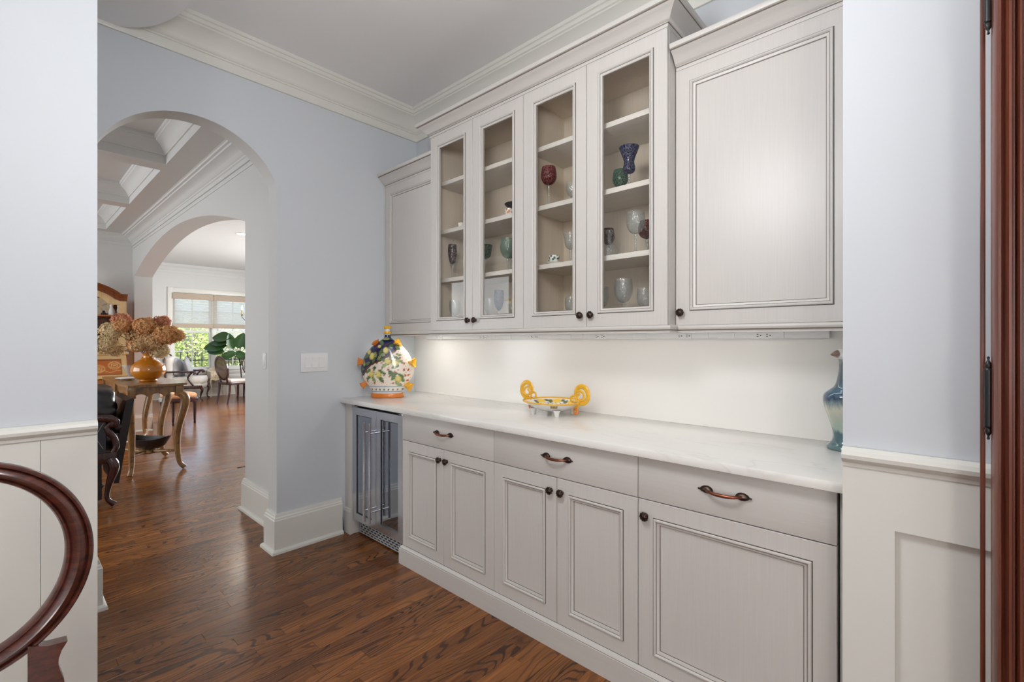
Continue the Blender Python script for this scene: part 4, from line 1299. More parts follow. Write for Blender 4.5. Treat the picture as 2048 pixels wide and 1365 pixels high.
MB().lathe([(0, 0), (0.016, 0), (0.020, 0.030), (0.024, 0.070), (0.0225, 0.070), (0.018, 0.030), (0.014, 0.004), (0, 0.004)], 20).build('glass_body', M['clear'], tm, smooth=50)
MB().tube([(0.0234 * math.cos(2 * PI * k / 24), 0.0234 * math.sin(2 * PI * k / 24), 0.0705) for k in range(24)], 0.0012, 6, closed=True).build('gold_rim', M['brass'], tm, smooth=50)
pf_ = thing('picture_frame', 'small beige framed picture leaning at the back of the bottom shelf', 'picture', (-2.0, 2.11, S3 + 0.001))
MB().sweep([(0, 0), (0, 0.012), (0.006, 0.014), (0.012, 0.010), (0.014, 0.003), (0.014, 0)], rect_path(-0.068, 0.068, 0, 0.172, 0), (0, -1, 0), closed=True, shut=True).build('frame', M['cream_wood'], pf_, smooth=0)
MB().box(-0.060, -0.004, 0.008, 0.060, 0.002, 0.164).build('picture', M['cabin'], pf_, smooth=0)

# ------------------------------------------------------------------ furniture
def ringbar(prof, cy, cz, ry, rz, n=64, mi=0, scale=None, x=0.0):
    """moulded oval ring standing in the local y-z plane, facing +x; profile (u inward, v forward)"""
    path = [(x, cy + ry * math.cos(2 * PI * k / n), cz + rz * math.sin(2 * PI * k / n)) for k in range(n)]
    return MB().sweep(prof, path, (1, 0, 0), closed=True, shut=True, mi=mi, scale=scale)
# near chair with a moulded oval back
dc_ = thing('oval_back_chair', 'dark cherry dining chair with a wide open oval ring back before the white wainscot', 'chair', (-1.636, -0.075, 0))
RP = [(0, -0.016), (0.000, 0.008), (0.004, 0.013), (0.009, 0.013), (0.011, 0.007), (0.014, 0.010), (0.020, 0.018), (0.027, 0.021), (0.034, 0.018), (0.040, 0.010), (0.0415, 0.006), (0.045, 0.009), (0.050, 0.008), (0.053, 0.002), (0.053, -0.016), (0.027, -0.022)]
n_ = 96
scl = [0.86 + 0.16 * abs(math.cos(2 * PI * k / n_)) - (0.12 if math.sin(2 * PI * k / n_) > 0.0 else -0.06) * abs(math.sin(2 * PI * k / n_)) for k in range(n_)]
ringbar(RP, 0.0, 0.778, 0.236, 0.256, n_, 0, scl).build('back_ring', M['cherry'], dc_, smooth=40)
for s in (-1, 1):
    pl_ = [(0.116, 0.575), (0.116, 0.40), (0.182, 0.40), (0.180, 0.460), (0.172, 0.490), (0.169, 0.505), (0.170, 0.520), (0.175, 0.537), (0.186, 0.556), (0.150, 0.560)]
    b = MB().prism([(s * y, z) for y, z in pl_], 'x', -0.016, 0.016, 0)
    b.build('back_stile', M['cherry'], dc_, smooth=30)
b = MB()
b.cbox(-0.02, -0.20, 0.345, 0.46, 0.20, 0.405, 0.012)
b.build('seat_frame', M['cherry'], dc_, smooth=40)
b = MB(); b.cbox(-0.005, -0.185, 0.405, 0.445, 0.185, 0.440, 0.016)
b.build('seat_cushion', M['bead'], dc_, smooth=50)
for (lx, ly) in ((0.01, -0.165), (0.01, 0.165), (0.42, -0.165), (0.42, 0.165)):
    MB().lathe([(0, 0), (0.012, 0.0), (0.016, 0.02), (0.014, 0.05), (0.024, 0.28), (0.027, 0.33), (0.024, 0.346)], 14, (lx, ly, 0)).build('leg', M['cherry'], dc_, smooth=50)

def cabriole(p0, knee, mid, ankle, foot, r=(0.026, 0.030, 0.019, 0.013, 0.018), n=10):
    pts = spline([p + (q,) for p, q in zip((p0, knee, mid, ankle, foot), r)], 6)
    return MB().tube([p[:3] for p in pts], [p[3] for p in pts], n)

# ---- long walnut console with cabriole legs
ct_ = thing('console_table', 'long worn walnut console table with cabriole legs, under the amber vase', 'table', (-5.72, 0.80, 0))
TLx, TWy, TH = -1.72, 0.475, 0.882
def serp(x, n):  # gently serpentine edge
    return 0.010 * math.cos(x * n)
outl = []
for i in range(41): outl.append((lp(0.0, TLx, i / 40), -0.0 + serp(i / 40, 12 * PI / 3)))
for i in range(1, 16): outl.append((TLx, lp(0, TWy, i / 16)))
for i in range(41): outl.append((lp(TLx, 0.0, i / 40), TWy + serp(i / 40, 12)))
for i in range(1, 16): outl.append((0.012 * math.sin(PI * i / 16 * 2) , lp(TWy, 0, i / 16)))
b = MB().prism(outl, 'z', TH - 0.022, TH, 0)
b.build('table_top', M['walnut'], ct_, smooth=30)
def apron(axis, a, b_, off, thick):
    n = 48
    poly = [(a, TH - 0.022), (b_, TH - 0.022)]
    for i in range(n + 1):
        t = i / n
        d = 0.105 - 0.035 * abs(math.sin(t * PI * 3)) ** 0.8 * (1 if 0.06 < t < 0.94 else 0.4)
        poly.append((lp(b_, a, t), TH - 0.022 - d))
    return MB().prism(poly, axis, off, off + thick, 0)
apron('x', 0.045, TWy - 0.045, -0.055, 0.020).build('apron', M['walnut'], ct_, smooth=30)
apron('x', 0.045, TWy - 0.045, TLx + 0.035, 0.020).build('apron', M['walnut'], ct_, smooth=30)
apron('y', TLx + 0.05, -0.05, 0.030, 0.020).build('apron', M['walnut'], ct_, smooth=30)
apron('y', TLx + 0.05, -0.05, TWy - 0.050, 0.020).build('apron', M['walnut'], ct_, smooth=30)
for lx in (-0.045, -0.80, -1.66):
    for (ly, s) in ((0.040, -1), (TWy - 0.050, 1)):
        kx = 0.03 if lx > -0.2 else (-0.03 if lx < -1.5 else 0.0)
        k_ = 0.35 if s < 0 else 1.0
        MB().cbox(lx - 0.033, ly - 0.033, TH - 0.13, lx + 0.033, ly + 0.033, TH - 0.022, 0.004).build('leg_block', M['walnut'], ct_, smooth=30)
        L = cabriole((lx, ly, TH - 0.10), (lx + kx * 0.6, ly + s * 0.050 * k_, 0.70), (lx - kx * 0.2, ly - s * 0.010 * k_, 0.38), (lx + kx * 0.1, ly - s * 0.002, 0.10), (lx + kx, ly + s * 0.045 * k_, 0.014), (0.034, 0.042, 0.032, 0.023, 0.024))
        L.build('leg', M['walnut'], ct_, smooth=60)
for (xa, xb) in ((-0.045, -0.80), (-0.80, -1.66)):
    for s in (0, 1):
        ya, yb_ = (0.05, TWy - 0.06) if s == 0 else (TWy - 0.06, 0.05)
        p = spline([(xa, ya, 0.20), (lp(xa, xb, .25), lp(ya, yb_, .10), 0.17), (lp(xa, xb, .5), lp(ya, yb_, .5), 0.155), (lp(xa, xb, .75), lp(ya, yb_, .90), 0.17), (xb, yb_, 0.20)], 6)
        MB().tube(p, 0.017, 8, flat=1.3).build('stretcher', M['walnut'], ct_, smooth=60)
    MB().lathe([(0, 0.128), (0.060, 0.132), (0.085, 0.150), (0.070, 0.168), (0.03, 0.178), (0, 0.180)], 24, ((xa + xb) / 2, TWy / 2, 0), lobes=6, lamp=0.16).build('stretcher_rosette', M['walnut'], ct_, smooth=50)
# boat-shaped black bowl on the stretcher
bo = thing('boat_bowl', 'black boat-shaped bowl resting on the console stretcher', 'bowl', (-6.14, 1.035, 0.181), math.radians(34))
def boat(n=40):
    vs = []; fs = []
    prof = [(0.10, 0.0), (0.45, 0.006), (0.75, 0.045), (0.96, 0.100), (1.0, 0.112), (0.96, 0.112), (0.72, 0.055), (0.40, 0.018), (0.05, 0.014)]
    for q, z in prof:
        for k in range(n):
            a = 2 * PI * k / n
            x = 0.26 * q * math.copysign(abs(math.cos(a)) ** 0.9, math.cos(a)); y = 0.125 * q * math.copysign(abs(math.sin(a)) ** 1.35, math.sin(a))
            vs.append((x, y, z + 0.035 * (abs(math.cos(a)) ** 4) * (q > 0.9)))
    m = len(prof)
    for i in range(m - 1):
        for k in range(n): fs.append((i * n + k, i * n + (k + 1) % n, (i + 1) * n + (k + 1) % n, (i + 1) * n + k))
    fs += [tuple(reversed(range(n))), tuple(range((m - 1) * n, m * n))]
    return MB().add(vs, fs)
boat().build('bowl_body', M['leather'], bo, smooth=50)

# amber vase with dried hydrangeas
VX, VY = -6.19, 1.045
av = thing('amber_vase', 'large round glossy amber vase on the console table', 'vase', (VX, VY, TH + 0.0005))
vp = spline([(0.0, 0.080), (0.012, 0.092), (0.020, 0.086), (0.045, 0.128), (0.090, 0.165), (0.128, 0.171), (0.175, 0.155), (0.215, 0.110), (0.238, 0.070), (0.250, 0.058), (0.272, 0.055), (0.290, 0.060), (0.298, 0.066)], 5)
MB().lathe([(0, 0)] + [(r * 0.90, z) for z, r in vp] + [(0.046, 0.297), (0.038, 0.280), (0.038, 0.24), (0, 0.235)], 44).build('body', M['amber'], av, smooth=60)
for a in (0.6, 2.7, 4.8):
    MB().sphere((0.050 * math.cos(a), 0.050 * math.sin(a), 0.248), 0.014, 10, 8).build('lug', M['amber'], av, smooth=60)
hy = thing('dried_hydrangeas', 'bunch of tan and russet dried hydrangeas in the amber vase', 'flowers', (VX, VY, TH + 0.24))
HEADS = [(290, 535, 92, 3), (255, 640, 108, 4), (205, 780, 118, 4), (225, 838, 92, 4), (425, 690, 105, 1), (445, 790, 92, 2), (600, 590, 110, 2), (690, 548, 84, 3), (640, 765, 125, 1), (730, 690, 120, 1),
         (800, 680, 122, 2), (878, 690, 72, 2), (690, 852, 92, 4), (540, 660, 92, 1), (470, 575, 80, 3), (360, 590, 80, 2), (570, 800, 70, 1)]
rh = random.Random(11)
kpx = 0.001008
for (hx, hz_, hr, m_) in HEADS:
    u = (hx - 560) * kpx
    dpt = rh.uniform(-0.10, 0.10) - (0.08 if hz_ > 720 else 0.0)
    rz_ = 1.31 + (682.5 - (540 + hz_ / 5.25)) * 4.97 / 939 - (TH + 0.24)
    cx_, cy_ = 0.735 * u - 0.678 * dpt, 0.678 * u + 0.735 * dpt
    R_ = hr * kpx * 0.92
    b = MB()
    npet = int(420 * (hr / 100) ** 2)
    for i in range(npet):
        zt = 1 - 2 * (i + 0.5) / npet
        ph = i * 2.399963 + rh.uniform(-0.2, 0.2)
        q = math.sqrt(max(0, 1 - zt * zt))
        nrm = Vector((q * math.cos(ph), q * math.sin(ph), zt))
        rad = R_ * rh.uniform(0.78, 1.10) * (0.9 + 0.12 * math.sin(3 * ph) * q)
        c = Vector((cx_, cy_, rz_)) + Vector((nrm.x, nrm.y, nrm.z * 0.86)) * rad
        t1 = nrm.cross(Vector((0.3, 0.2, 0.9))).normalized()
        t2 = nrm.cross(t1)
        s_ = rh.uniform(0.013, 0.023)
        an = rh.uniform(0, PI)
        for kq in range(2):
            e1 = t1 * math.cos(an + kq * PI / 2) + t2 * math.sin(an + kq * PI / 2)
            e2 = nrm.cross(e1)
            tl = nrm * rh.uniform(0.2, 0.8) * s_
            b.add([c - e1 * s_ + tl, c - e2 * s_ * 0.45, c + e1 * s_ + tl, c + e2 * s_ * 0.45], [(0, 1, 2, 3)])
    h = b.build('flower_head', M['petal%d' % m_], hy, smooth=0, weld=False)
    co = MB().sphere((cx_, cy_, rz_), R_ * 0.76, 14, 9, sz=0.86).build('flower_core', M['petal%d' % m_], h, smooth=60)
    p = spline([(0.015 * (u > 0) - 0.0075, 0, 0.0), (cx_ * 0.35, cy_ * 0.35, 0.09 + max(0.0, rz_ * 0.2)), (cx_ * 0.9, cy_ * 0.9, rz_ - R_ * 0.3)], 5)
    MB().tube(p, 0.0032, 6).build('stem', M['stem'], h, smooth=60)
cb = thing('crystal_bowl', 'cut crystal bowl on the console, left of the amber vase', 'bowl', (-6.86, 1.02, TH + 0.0005))
MB().lathe([(0, 0), (0.045, 0.0), (0.040, 0.012), (0.060, 0.05), (0.095, 0.125), (0.105, 0.150), (0.100, 0.150), (0.088, 0.122), (0.052, 0.052), (0.030, 0.016), (0, 0.014)], 32, lobes=16, lamp=0.02).build('bowl_body', M['clear'], cb, smooth=40)
wd_ = MB().lathe([(0, 0), (0.05, 0), (0.06, 0.006), (0.105, 0.022), (0.104, 0.026), (0.05, 0.012), (0, 0.010)], 28, sx=1.3)
o = wd_.build('white_dish', M['china'], None, smooth=50); o.location = (-6.60, 0.93, TH + 0.0005)
tag(o, 'small white dish lying on the console before the crystal bowl', 'dish')

# ---- black leather recliner with carved mahogany arms
rc = thing('recliner', 'black leather recliner with carved dark mahogany arms and lattice sides', 'armchair', (-5.17, 0.25, 0))
for s in (1, -1):
    X = s * 0.32
    P = lambda pts: [(X, y - 0.25, z) for y, z in pts]
    ar = MB().tube(spline(P([(-0.22, 0.72), (0.10, 0.725), (0.40, 0.715), (0.55, 0.700), (0.605, 0.675), (0.600, 0.650), (0.575, 0.655)]), 6), 0.024, 10, flat=1.3, up=(1, 0, 0))
    ar.build('arm_rail', M['darkmahog'], rc, smooth=60)
    MB().tube(spline(P([(0.585, 0.66), (0.555, 0.62), (0.600, 0.54), (0.612, 0.47), (0.592, 0.425)]), 6), [0.020] * 8 + [0.024] * 12 + [0.022] * 5, 10, up=(1, 0, 0)).build('arm_post', M['darkmahog'], rc, smooth=60)
    MB().cbox(X - 0.022, -0.47, 0.345, X + 0.022, 0.365, 0.432, 0.008).build('side_rail', M['darkmahog'], rc, smooth=40)
    MB().box(X - 0.008, -0.45, 0.432, X + 0.004, 0.300, 0.700).build('side_panel', M['cane'], rc, smooth=0)
    lt = MB()
    for i in range(26):
        y0 = -0.05 - 0.25 - 0.2 + i * 0.036
        for d in (1, -1):
            ya, yb_ = (y0, y0 + 0.10) if d > 0 else (y0 + 0.10, y0)
            a_, b2 = (X + 0.010, ya, 0.465), (X + 0.010, yb_, 0.665)
            if -0.43 < min(ya, yb_) and max(ya, yb_) < 0.285: lt.tube([a_, b2], 0.0022, 4)
    lo = lt.build('lattice', M['lattice'], rc, smooth=0); lo['kind'] = 'stuff'
    cabriole((X, 0.325, 0.38), (X + s * 0.012, 0.350, 0.31), (X, 0.318, 0.17), (X, 0.310, 0.07), (X + s * 0.004, 0.352, 0.016), (0.034, 0.036, 0.022, 0.017, 0.024)).build('leg', M['darkmahog'], rc, smooth=60)
    cabriole((X, -0.44, 0.38), (X, -0.45, 0.31), (X, -0.43, 0.17), (X, -0.45, 0.07), (X, -0.49, 0.016), (0.030, 0.030, 0.022, 0.017, 0.020)).build('leg', M['darkmahog'], rc, smooth=60)
def pillow_mb(x0, y0, z0, x1, y1, z1, n=10, puff=0.35, seed=1, wr=0.0):
    """soft box cushion"""
    r_ = random.Random(seed)
    bm = bmesh.new()
    bmesh.ops.create_cube(bm, size=2)
    bmesh.ops.subdivide_edges(bm, edges=list(bm.edges), cuts=n, use_grid_fill=True)
    for v in bm.verts:
        x, y, z = v.co
        f = lambda a, b2: math.sqrt(max(0.0, 1 - puff * (a * a + b2 * b2) / 2 + puff * 0.16 * a * a * b2 * b2))
        p = Vector((x * f(y, z), y * f(x, z), z * f(x, y)))
        w_ = wr * (math.sin(p.x * 9 + seed) * math.sin(p.y * 8 + p.z * 7) + 0.5 * math.sin(p.z * 17 + p.x * 5))
        p *= (1 + w_)
        v.co = ((x0 + x1) / 2 + p.x * (x1 - x0) / 2, (y0 + y1) / 2 + p.y * (y1 - y0) / 2, (z0 + z1) / 2 + p.z * (z1 - z0) / 2)
    return MB().bm(bm)
pillow_mb(-0.295, -0.46, 0.40, 0.295, 0.30, 0.60, seed=2, wr=0.02).build('seat_cushion', M['leather'], rc, smooth=60)
pillow_mb(-0.285, 0.02, 0.58, 0.30, 0.395, 0.955, puff=0.55, seed=5, wr=0.045).build('leather_roll', M['leather'], rc, smooth=60)
pillow_mb(-0.29, -0.62, 0.45, 0.29, -0.38, 1.06, puff=0.4, seed=4, wr=0.02).build('back_cushion', M['leather'], rc, smooth=60)
MB().prism([(0.352, 0.17), (0.385, 0.165), (0.482, 0.83), (0.470, 0.845), (0.430, 0.825), (0.345, 0.30)], 'x', -0.285, 0.285, 0).build('footrest_flap', M['leather'], rc, smooth=30)
pillow_mb(-0.28, 0.30, 0.555, 0.30, 0.450, 0.675, puff=0.6, seed=8).build('footrest_roll', M['leather'], rc, smooth=60)
MB().box(-0.29, -0.45, 0.06, 0.29, 0.28, 0.36).build('base_box', M['leather'], rc, smooth=0)

# ---- secretary desk with arched hutch
M['hutchwood'] = woody('red_brown_oak', (92, 46, 24), (138, 76, 40), 0.35, (12, 30, 3), 0.3)
sd = thing('secretary_desk', 'tall honey oak secretary desk with an arched hutch and drop front', 'desk', (GX + 0.03, 0.69, 0))
hwid = 0.455
def arched(zs, za, hw, n=24, sh=0.12):
    """half-outline of the arched bonnet: shoulders, then a bow to the apex"""
    pts = [(-hw, zs), (-hw + sh * 0.6, zs)]
    for i in range(n + 1):
        t = i / n * 2 - 1
        pts.append((t * (hw - sh), zs + 0.02 + (za - zs - 0.02) * (math.cos(t * PI / 2) ** 0.8)))
    return pts + [(hw - sh * 0.6, zs), (hw, zs)]
XF = 0.44
# hutch case
b = MB()
b.box(0.0, -hwid, 1.13, XF, -hwid + 0.03, 1.88); b.box(0.0, hwid - 0.03, 1.13, XF, hwid, 1.88)
b.box(0.0, -hwid, 1.13, 0.02, hwid, 1.98); b.box(0.0, -hwid, 1.13, XF, hwid, 1.20)
b.build('hutch_case', M['hutchwood'], sd, smooth=0)
top = arched(1.80, 1.95, hwid - 0.085)
outer = arched(1.86, 2.03, hwid, sh=0.11)
b = MB()
inn_ = top
poly = [(-hwid, 1.19), (-hwid + 0.085, 1.19)] + inn_ + [(hwid - 0.085, 1.19), (hwid, 1.19)] + list(reversed(outer))
b.prism(poly, 'x', XF, XF + 0.022, 0)
b.build('hutch_face', M['cream_wood'], sd, smooth=0)
pth = [(XF + 0.010, y, z) for y, z in reversed(arched(1.885, 2.04, hwid + 0.005, sh=0.11))]
MB().sweep([(0.035, -0.01), (0.035, 0.016), (0.018, 0.020), (0.012, 0.030), (-0.008, 0.036), (-0.014, 0.050), (-0.034, 0.058), (-0.040, 0.072), (-0.052, 0.078), (-0.056, 0.078), (-0.056, -0.03)], pth, (1, 0, 0), shut=True).build('bonnet_moulding', M['hutchwood'], sd, smooth=40)
for zz in (1.43, 1.66):
    MB().cbox(0.02, -hwid + 0.031, zz - 0.020, XF - 0.02, hwid - 0.031, zz, 0.002).build('shelf', M['honey'], sd, smooth=30)
# desk body: drop front, drawers, feet
MB().prism([(0.0, 0.10), (0.60, 0.10), (0.60, 0.80), (0.44, 1.13), (0.0, 1.13)], 'y', -0.47, 0.47, 0).build('desk_body', M['honey'], sd, smooth=0)
def desk_paint(co):
    y, z = co.y, co.z
    if abs(y) > 0.40 or z < 0.86 or z > 1.065: return (204, 168, 114)
    if abs(y) > 0.385 or z < 0.872 or z > 1.052: return (120, 64, 26)
    for k in (-2, -1, 0, 1, 2):
        q = math.hypot((y - k * 0.16) / 1.3, (z - 0.965 - 0.02 * math.cos(k * PI)))
        if abs(q - 0.045) < 0.006 or q < 0.012 or abs(q - 0.026) < 0.004: return (206, 158, 92)
    if abs(z - 0.91 - 0.012 * math.sin(y * 40)) < 0.005: return (200, 150, 86)
    return (178, 92, 30)
vs = []; fs = []
nu, nv = 90, 30
for i in range(nu + 1):
    for j in range(nv + 1):
        t = j / nv
        vs.append((lp(0.612, 0.452, t) + 0.006, lp(-0.45, 0.45, i / nu), lp(0.815, 1.125, t)))
for i in range(nu):
    for j in range(nv): fs.append((i * (nv + 1) + j, i * (nv + 1) + j + 1, (i + 1) * (nv + 1) + j + 1, (i + 1) * (nv + 1) + j))
MB().add(vs, fs).build('drop_front', M['flask'], sd, smooth=0, paint=desk_paint)
MB().cbox(0.42, -0.475, 1.125, 0.475, 0.475, 1.165, 0.006).build('ledge', M['cream_wood'], sd, smooth=30)
for i, (za, zb) in enumerate(((0.60, 0.775), (0.37, 0.585), (0.14, 0.355))):
    d_ = MB().cbox(0.590, -0.44, za, 0.618, 0.44, zb, 0.004).build('drawer', M['honey'], sd, smooth=30)
    for s in (-1, 1): MB().lathe([(0.008, 0), (0.006, 0.010), (0.015, 0.016), (0.012, 0.024), (0, 0.026)], 12, (0.618, s * 0.24, (za + zb) / 2), (1, 0, 0)).build('knob', M['brass'], d_, smooth=50)
for sx2 in (0.06, 0.54):
    for sy2 in (-0.40, 0.40):
        MB().lathe([(0, 0), (0.035, 0), (0.048, 0.03), (0.035, 0.07), (0.045, 0.101)], 16, (sx2, sy2, 0)).build('foot', M['honey'], sd, smooth=50)
# pieces on its shelves
def figure(x, y, z, h, r, mat, name, label, cat, prof=None):
    o = MB().lathe(prof or [(0, 0), (r, 0), (r * 0.9, h * 0.3), (r * 0.5, h * 0.6), (r * 0.34, h * 0.7), (r * 0.5, h * 0.82), (r * 0.34, h * 0.96), (0, h)], 16).build(name, mat, None, smooth=50)
    o.location = (x, y, z + 0.0005)
    return tag(o, label, cat)
figure(-8.36, 1.010, 1.66, 0.160, 0.045, M['china'], 'figurine', 'white and rose figurine on the top shelf of the secretary desk', 'figurine')
figure(-8.37, 1.085, 1.66, 0.140, 0.024, M['china'], 'small_vase', 'slim pale vase at the right end of the secretary top shelf', 'vase', [(0, 0), (0.022, 0), (0.024, 0.06), (0.014, 0.11), (0.020, 0.14), (0, 0.138)])
figure(-8.34, 0.925, 1.66, 0.060, 0.035, M['darkbowl'], 'trinket_box', 'small dark trinket jar before the round plate in the secretary', 'jar')
pp = MB().lathe([(0, 0), (0.06, 0), (0.118, 0.012), (0.12, 0.016), (0.06, 0.006), (0, 0.005)], 28, axis=(1, 0, 0.22)).build('display_plate', M['cream'], None, smooth=50)
pp.location = (-8.52, 0.90, 1.781)
tag(pp, 'pale round plate standing at the back of the secretary top shelf', 'plate')
figure(-8.36, 0.930, 1.43, 0.075, 0.040, M['china'], 'teapot', 'round white pot on the lower shelf of the secretary', 'pot', [(0, 0), (0.03, 0), (0.042, 0.03), (0.034, 0.055), (0.01, 0.062), (0.008, 0.075), (0, 0.076)])
figure(-8.36, 1.010, 1.43, 0.085, 0.045, M['china'], 'sugar_bowl', 'wide white bowl on the lower shelf of the secretary', 'bowl', [(0, 0), (0.03, 0), (0.035, 0.012), (0.05, 0.05), (0.046, 0.05), (0.02, 0.016), (0, 0.014)])

# ---- stool beyond the second archway
so_ = thing('upholstered_stool', 'peach upholstered stool with turned mahogany legs behind the console', 'stool', (-8.98, 1.90, 0), math.radians(10))
pillow_mb(-0.24, -0.19, 0.40, 0.24, 0.19, 0.49, puff=0.35, seed=3).build('seat_cushion', M['peach'], so_, smooth=60)
MB().cbox(-0.235, -0.185, 0.345, 0.235, 0.185, 0.415, 0.006).build('seat_frame', M['darkmahog'], so_, smooth=40)
for sx2 in (-1, 1):
    for sy2 in (-1, 1):
        MB().lathe([(0, 0), (0.014, 0.0), (0.020, 0.02), (0.014, 0.045), (0.018, 0.06), (0.026, 0.25), (0.030, 0.34), (0.030, 0.36)], 12, (sx2 * 0.20, sy2 * 0.15, 0)).build('leg', M['darkmahog'], so_, smooth=50)

# ---- pale armchair with carved arms, and its cushions
ac = thing('carved_armchair', 'cream upholstered armchair with carved dark wooden arms before the sunroom window', 'armchair', (-12.38, 2.78, 0), math.radians(63.4))
pillow_mb(-0.24, -0.30, 0.36, 0.36, 0.30, 0.53, puff=0.3, seed=6).build('seat_cushion', M['bead'], ac, smooth=60)
pillow_mb(-0.28, -0.31, 0.26, 0.34, 0.31, 0.38, puff=0.2, seed=7).build('seat_base', M['bead'], ac, smooth=60)
pillow_mb(-0.36, -0.30, 0.34, -0.20, 0.30, 0.98, puff=0.35, seed=9).build('back_cushion', M['bead'], ac, smooth=60)
MB().tube(spline([(-0.30, -0.31, 0.36), (-0.34, -0.32, 0.75), (-0.36, -0.24, 0.97), (-0.36, 0, 1.03), (-0.36, 0.24, 0.97), (-0.34, 0.32, 0.75), (-0.30, 0.31, 0.36)], 6), 0.018, 8).build('back_frame', M['darkmahog'], ac, smooth=60)
for s in (-1, 1):
    MB().tube(spline([(-0.33, s * 0.32, 0.64), (-0.10, s * 0.34, 0.645), (0.10, s * 0.35, 0.635), (0.20, s * 0.36, 0.640), (0.24, s * 0.36, 0.615), (0.20, s * 0.36, 0.600)], 6), [0.018 + 0.008 * (i / 30) for i in range(31)], 10, flat=1.3).build('arm', M['darkmahog'], ac, smooth=60)
    MB().tube(spline([(0.17, s * 0.355, 0.62), (0.10, s * 0.34, 0.52), (0.14, s * 0.33, 0.42), (0.20, s * 0.32, 0.33)], 6), 0.020, 10).build('arm_post', M['darkmahog'], ac, smooth=60)
    MB().cbox(-0.28, s * 0.315 - 0.014, 0.27, 0.36, s * 0.315 + 0.014, 0.34, 0.008).build('seat_rail', M['darkmahog'], ac, smooth=40)
    cabriole((0.32, s * 0.29, 0.30), (0.355, s * 0.30, 0.24), (0.325, s * 0.285, 0.13), (0.325, s * 0.285, 0.05), (0.365, s * 0.30, 0.013), (0.030, 0.028, 0.017, 0.013, 0.018)).build('leg', M['darkmahog'], ac, smooth=60)
    cabriole((-0.28, s * 0.28, 0.30), (-0.29, s * 0.28, 0.24), (-0.28, s * 0.28, 0.13), (-0.30, s * 0.28, 0.05), (-0.34, s * 0.28, 0.013), (0.026, 0.024, 0.017, 0.013, 0.016)).build('leg', M['darkmahog'], ac, smooth=60)
for i, (x, y, z, rz_, mt, lab) in enumerate(((-12.44, 2.63, 0.735, 0.9, 'pillow', 'grey printed cushion at the back of the cream armchair'), (-12.28, 2.78, 0.74, 1.25, 'pillow', 'pale grey toile cushion in front on the cream armchair'))):
    pm_ = pillow_mb(-0.06, -0.20, -0.20, 0.06, 0.20, 0.20, puff=0.0, seed=20 + i)
    # knife-edge cushion: thickest in the middle
    vs2 = []
    for (a, b2, c) in pm_.v:
        f = (1 - (b2 / 0.20) ** 2) * (1 - (c / 0.20) ** 2)
        vs2.append((math.copysign(0.008 + 0.062 * max(0, f) ** 0.5, a) if abs(a) > 0.05 else a / 0.06 * (0.008 + 0.062 * max(0, f) ** 0.5), b2, c))
    pm_.v = vs2
    o = pm_.build('cushion', M['pillow'], None, smooth=60)
    o.location = (x, y, z)
    o.rotation_euler = (0.25 if i else -0.2, -0.25, rz_)
    tag(o, lab, 'cushion')

# ---- painted side table
stb = thing('painted_side_table', 'small cream painted side table with one drawer and curved legs under the window', 'table', (-12.66, 3.44, 0), 0)
sw, sdp = 0.17, 0.155
MB().cbox(-sdp, -sw, 0.425, sdp, sw, 0.585, 0.004).build('case', M['cream'], stb, smooth=30)
MB().cbox(-sdp - 0.012, -sw - 0.012, 0.585, sdp + 0.012, sw + 0.012, 0.600, 0.004).build('table_top', M['cream'], stb, smooth=30)
dr_ = MB().cbox(sdp, -sw + 0.02, 0.452, sdp + 0.012, sw - 0.02, 0.570, 0.003).build('drawer', M['cream'], stb, smooth=30)
for s in (-1, 1): MB().lathe([(0.006, 0), (0.012, 0.006), (0.010, 0.014), (0, 0.016)], 10, (sdp + 0.012, s * 0.07, 0.51), (1, 0, 0)).build('knob', M['brass'], dr_, smooth=50)
MB().prism([(-sw, 0.600)] + [(-sw + 2 * sw * i / 20, 0.600 + 0.105 * math.sin(PI * i / 20) ** 0.8) for i in range(1, 20)] + [(sw, 0.600)], 'x', -sdp, -sdp + 0.014, 0).build('back_splash', M['cream'], stb, smooth=30)
poly = [(-sw, 0.43), (sw, 0.43)] + [(sw - 2 * sw * i / 30, 0.395 + 0.016 * math.sin(i / 30 * PI * 5)) for i in range(31)]
MB().prism(poly, 'x', sdp - 0.012, sdp + 0.002, 0).build('apron', M['cream'], stb, smooth=0)
for sx2 in (-1, 1):
    for sy2 in (-1, 1):
        x, y = sx2 * (sdp - 0.016), sy2 * (sw - 0.016)
        cabriole((x, y, 0.44), (x, y + sy2 * 0.016, 0.36), (x, y - sy2 * 0.006, 0.18), (x, y, 0.06), (x + sx2 * 0.01, y + sy2 * 0.016, 0.008), (0.016, 0.016, 0.010, 0.008, 0.009), 8).build('leg', M['cream'], stb, smooth=60)

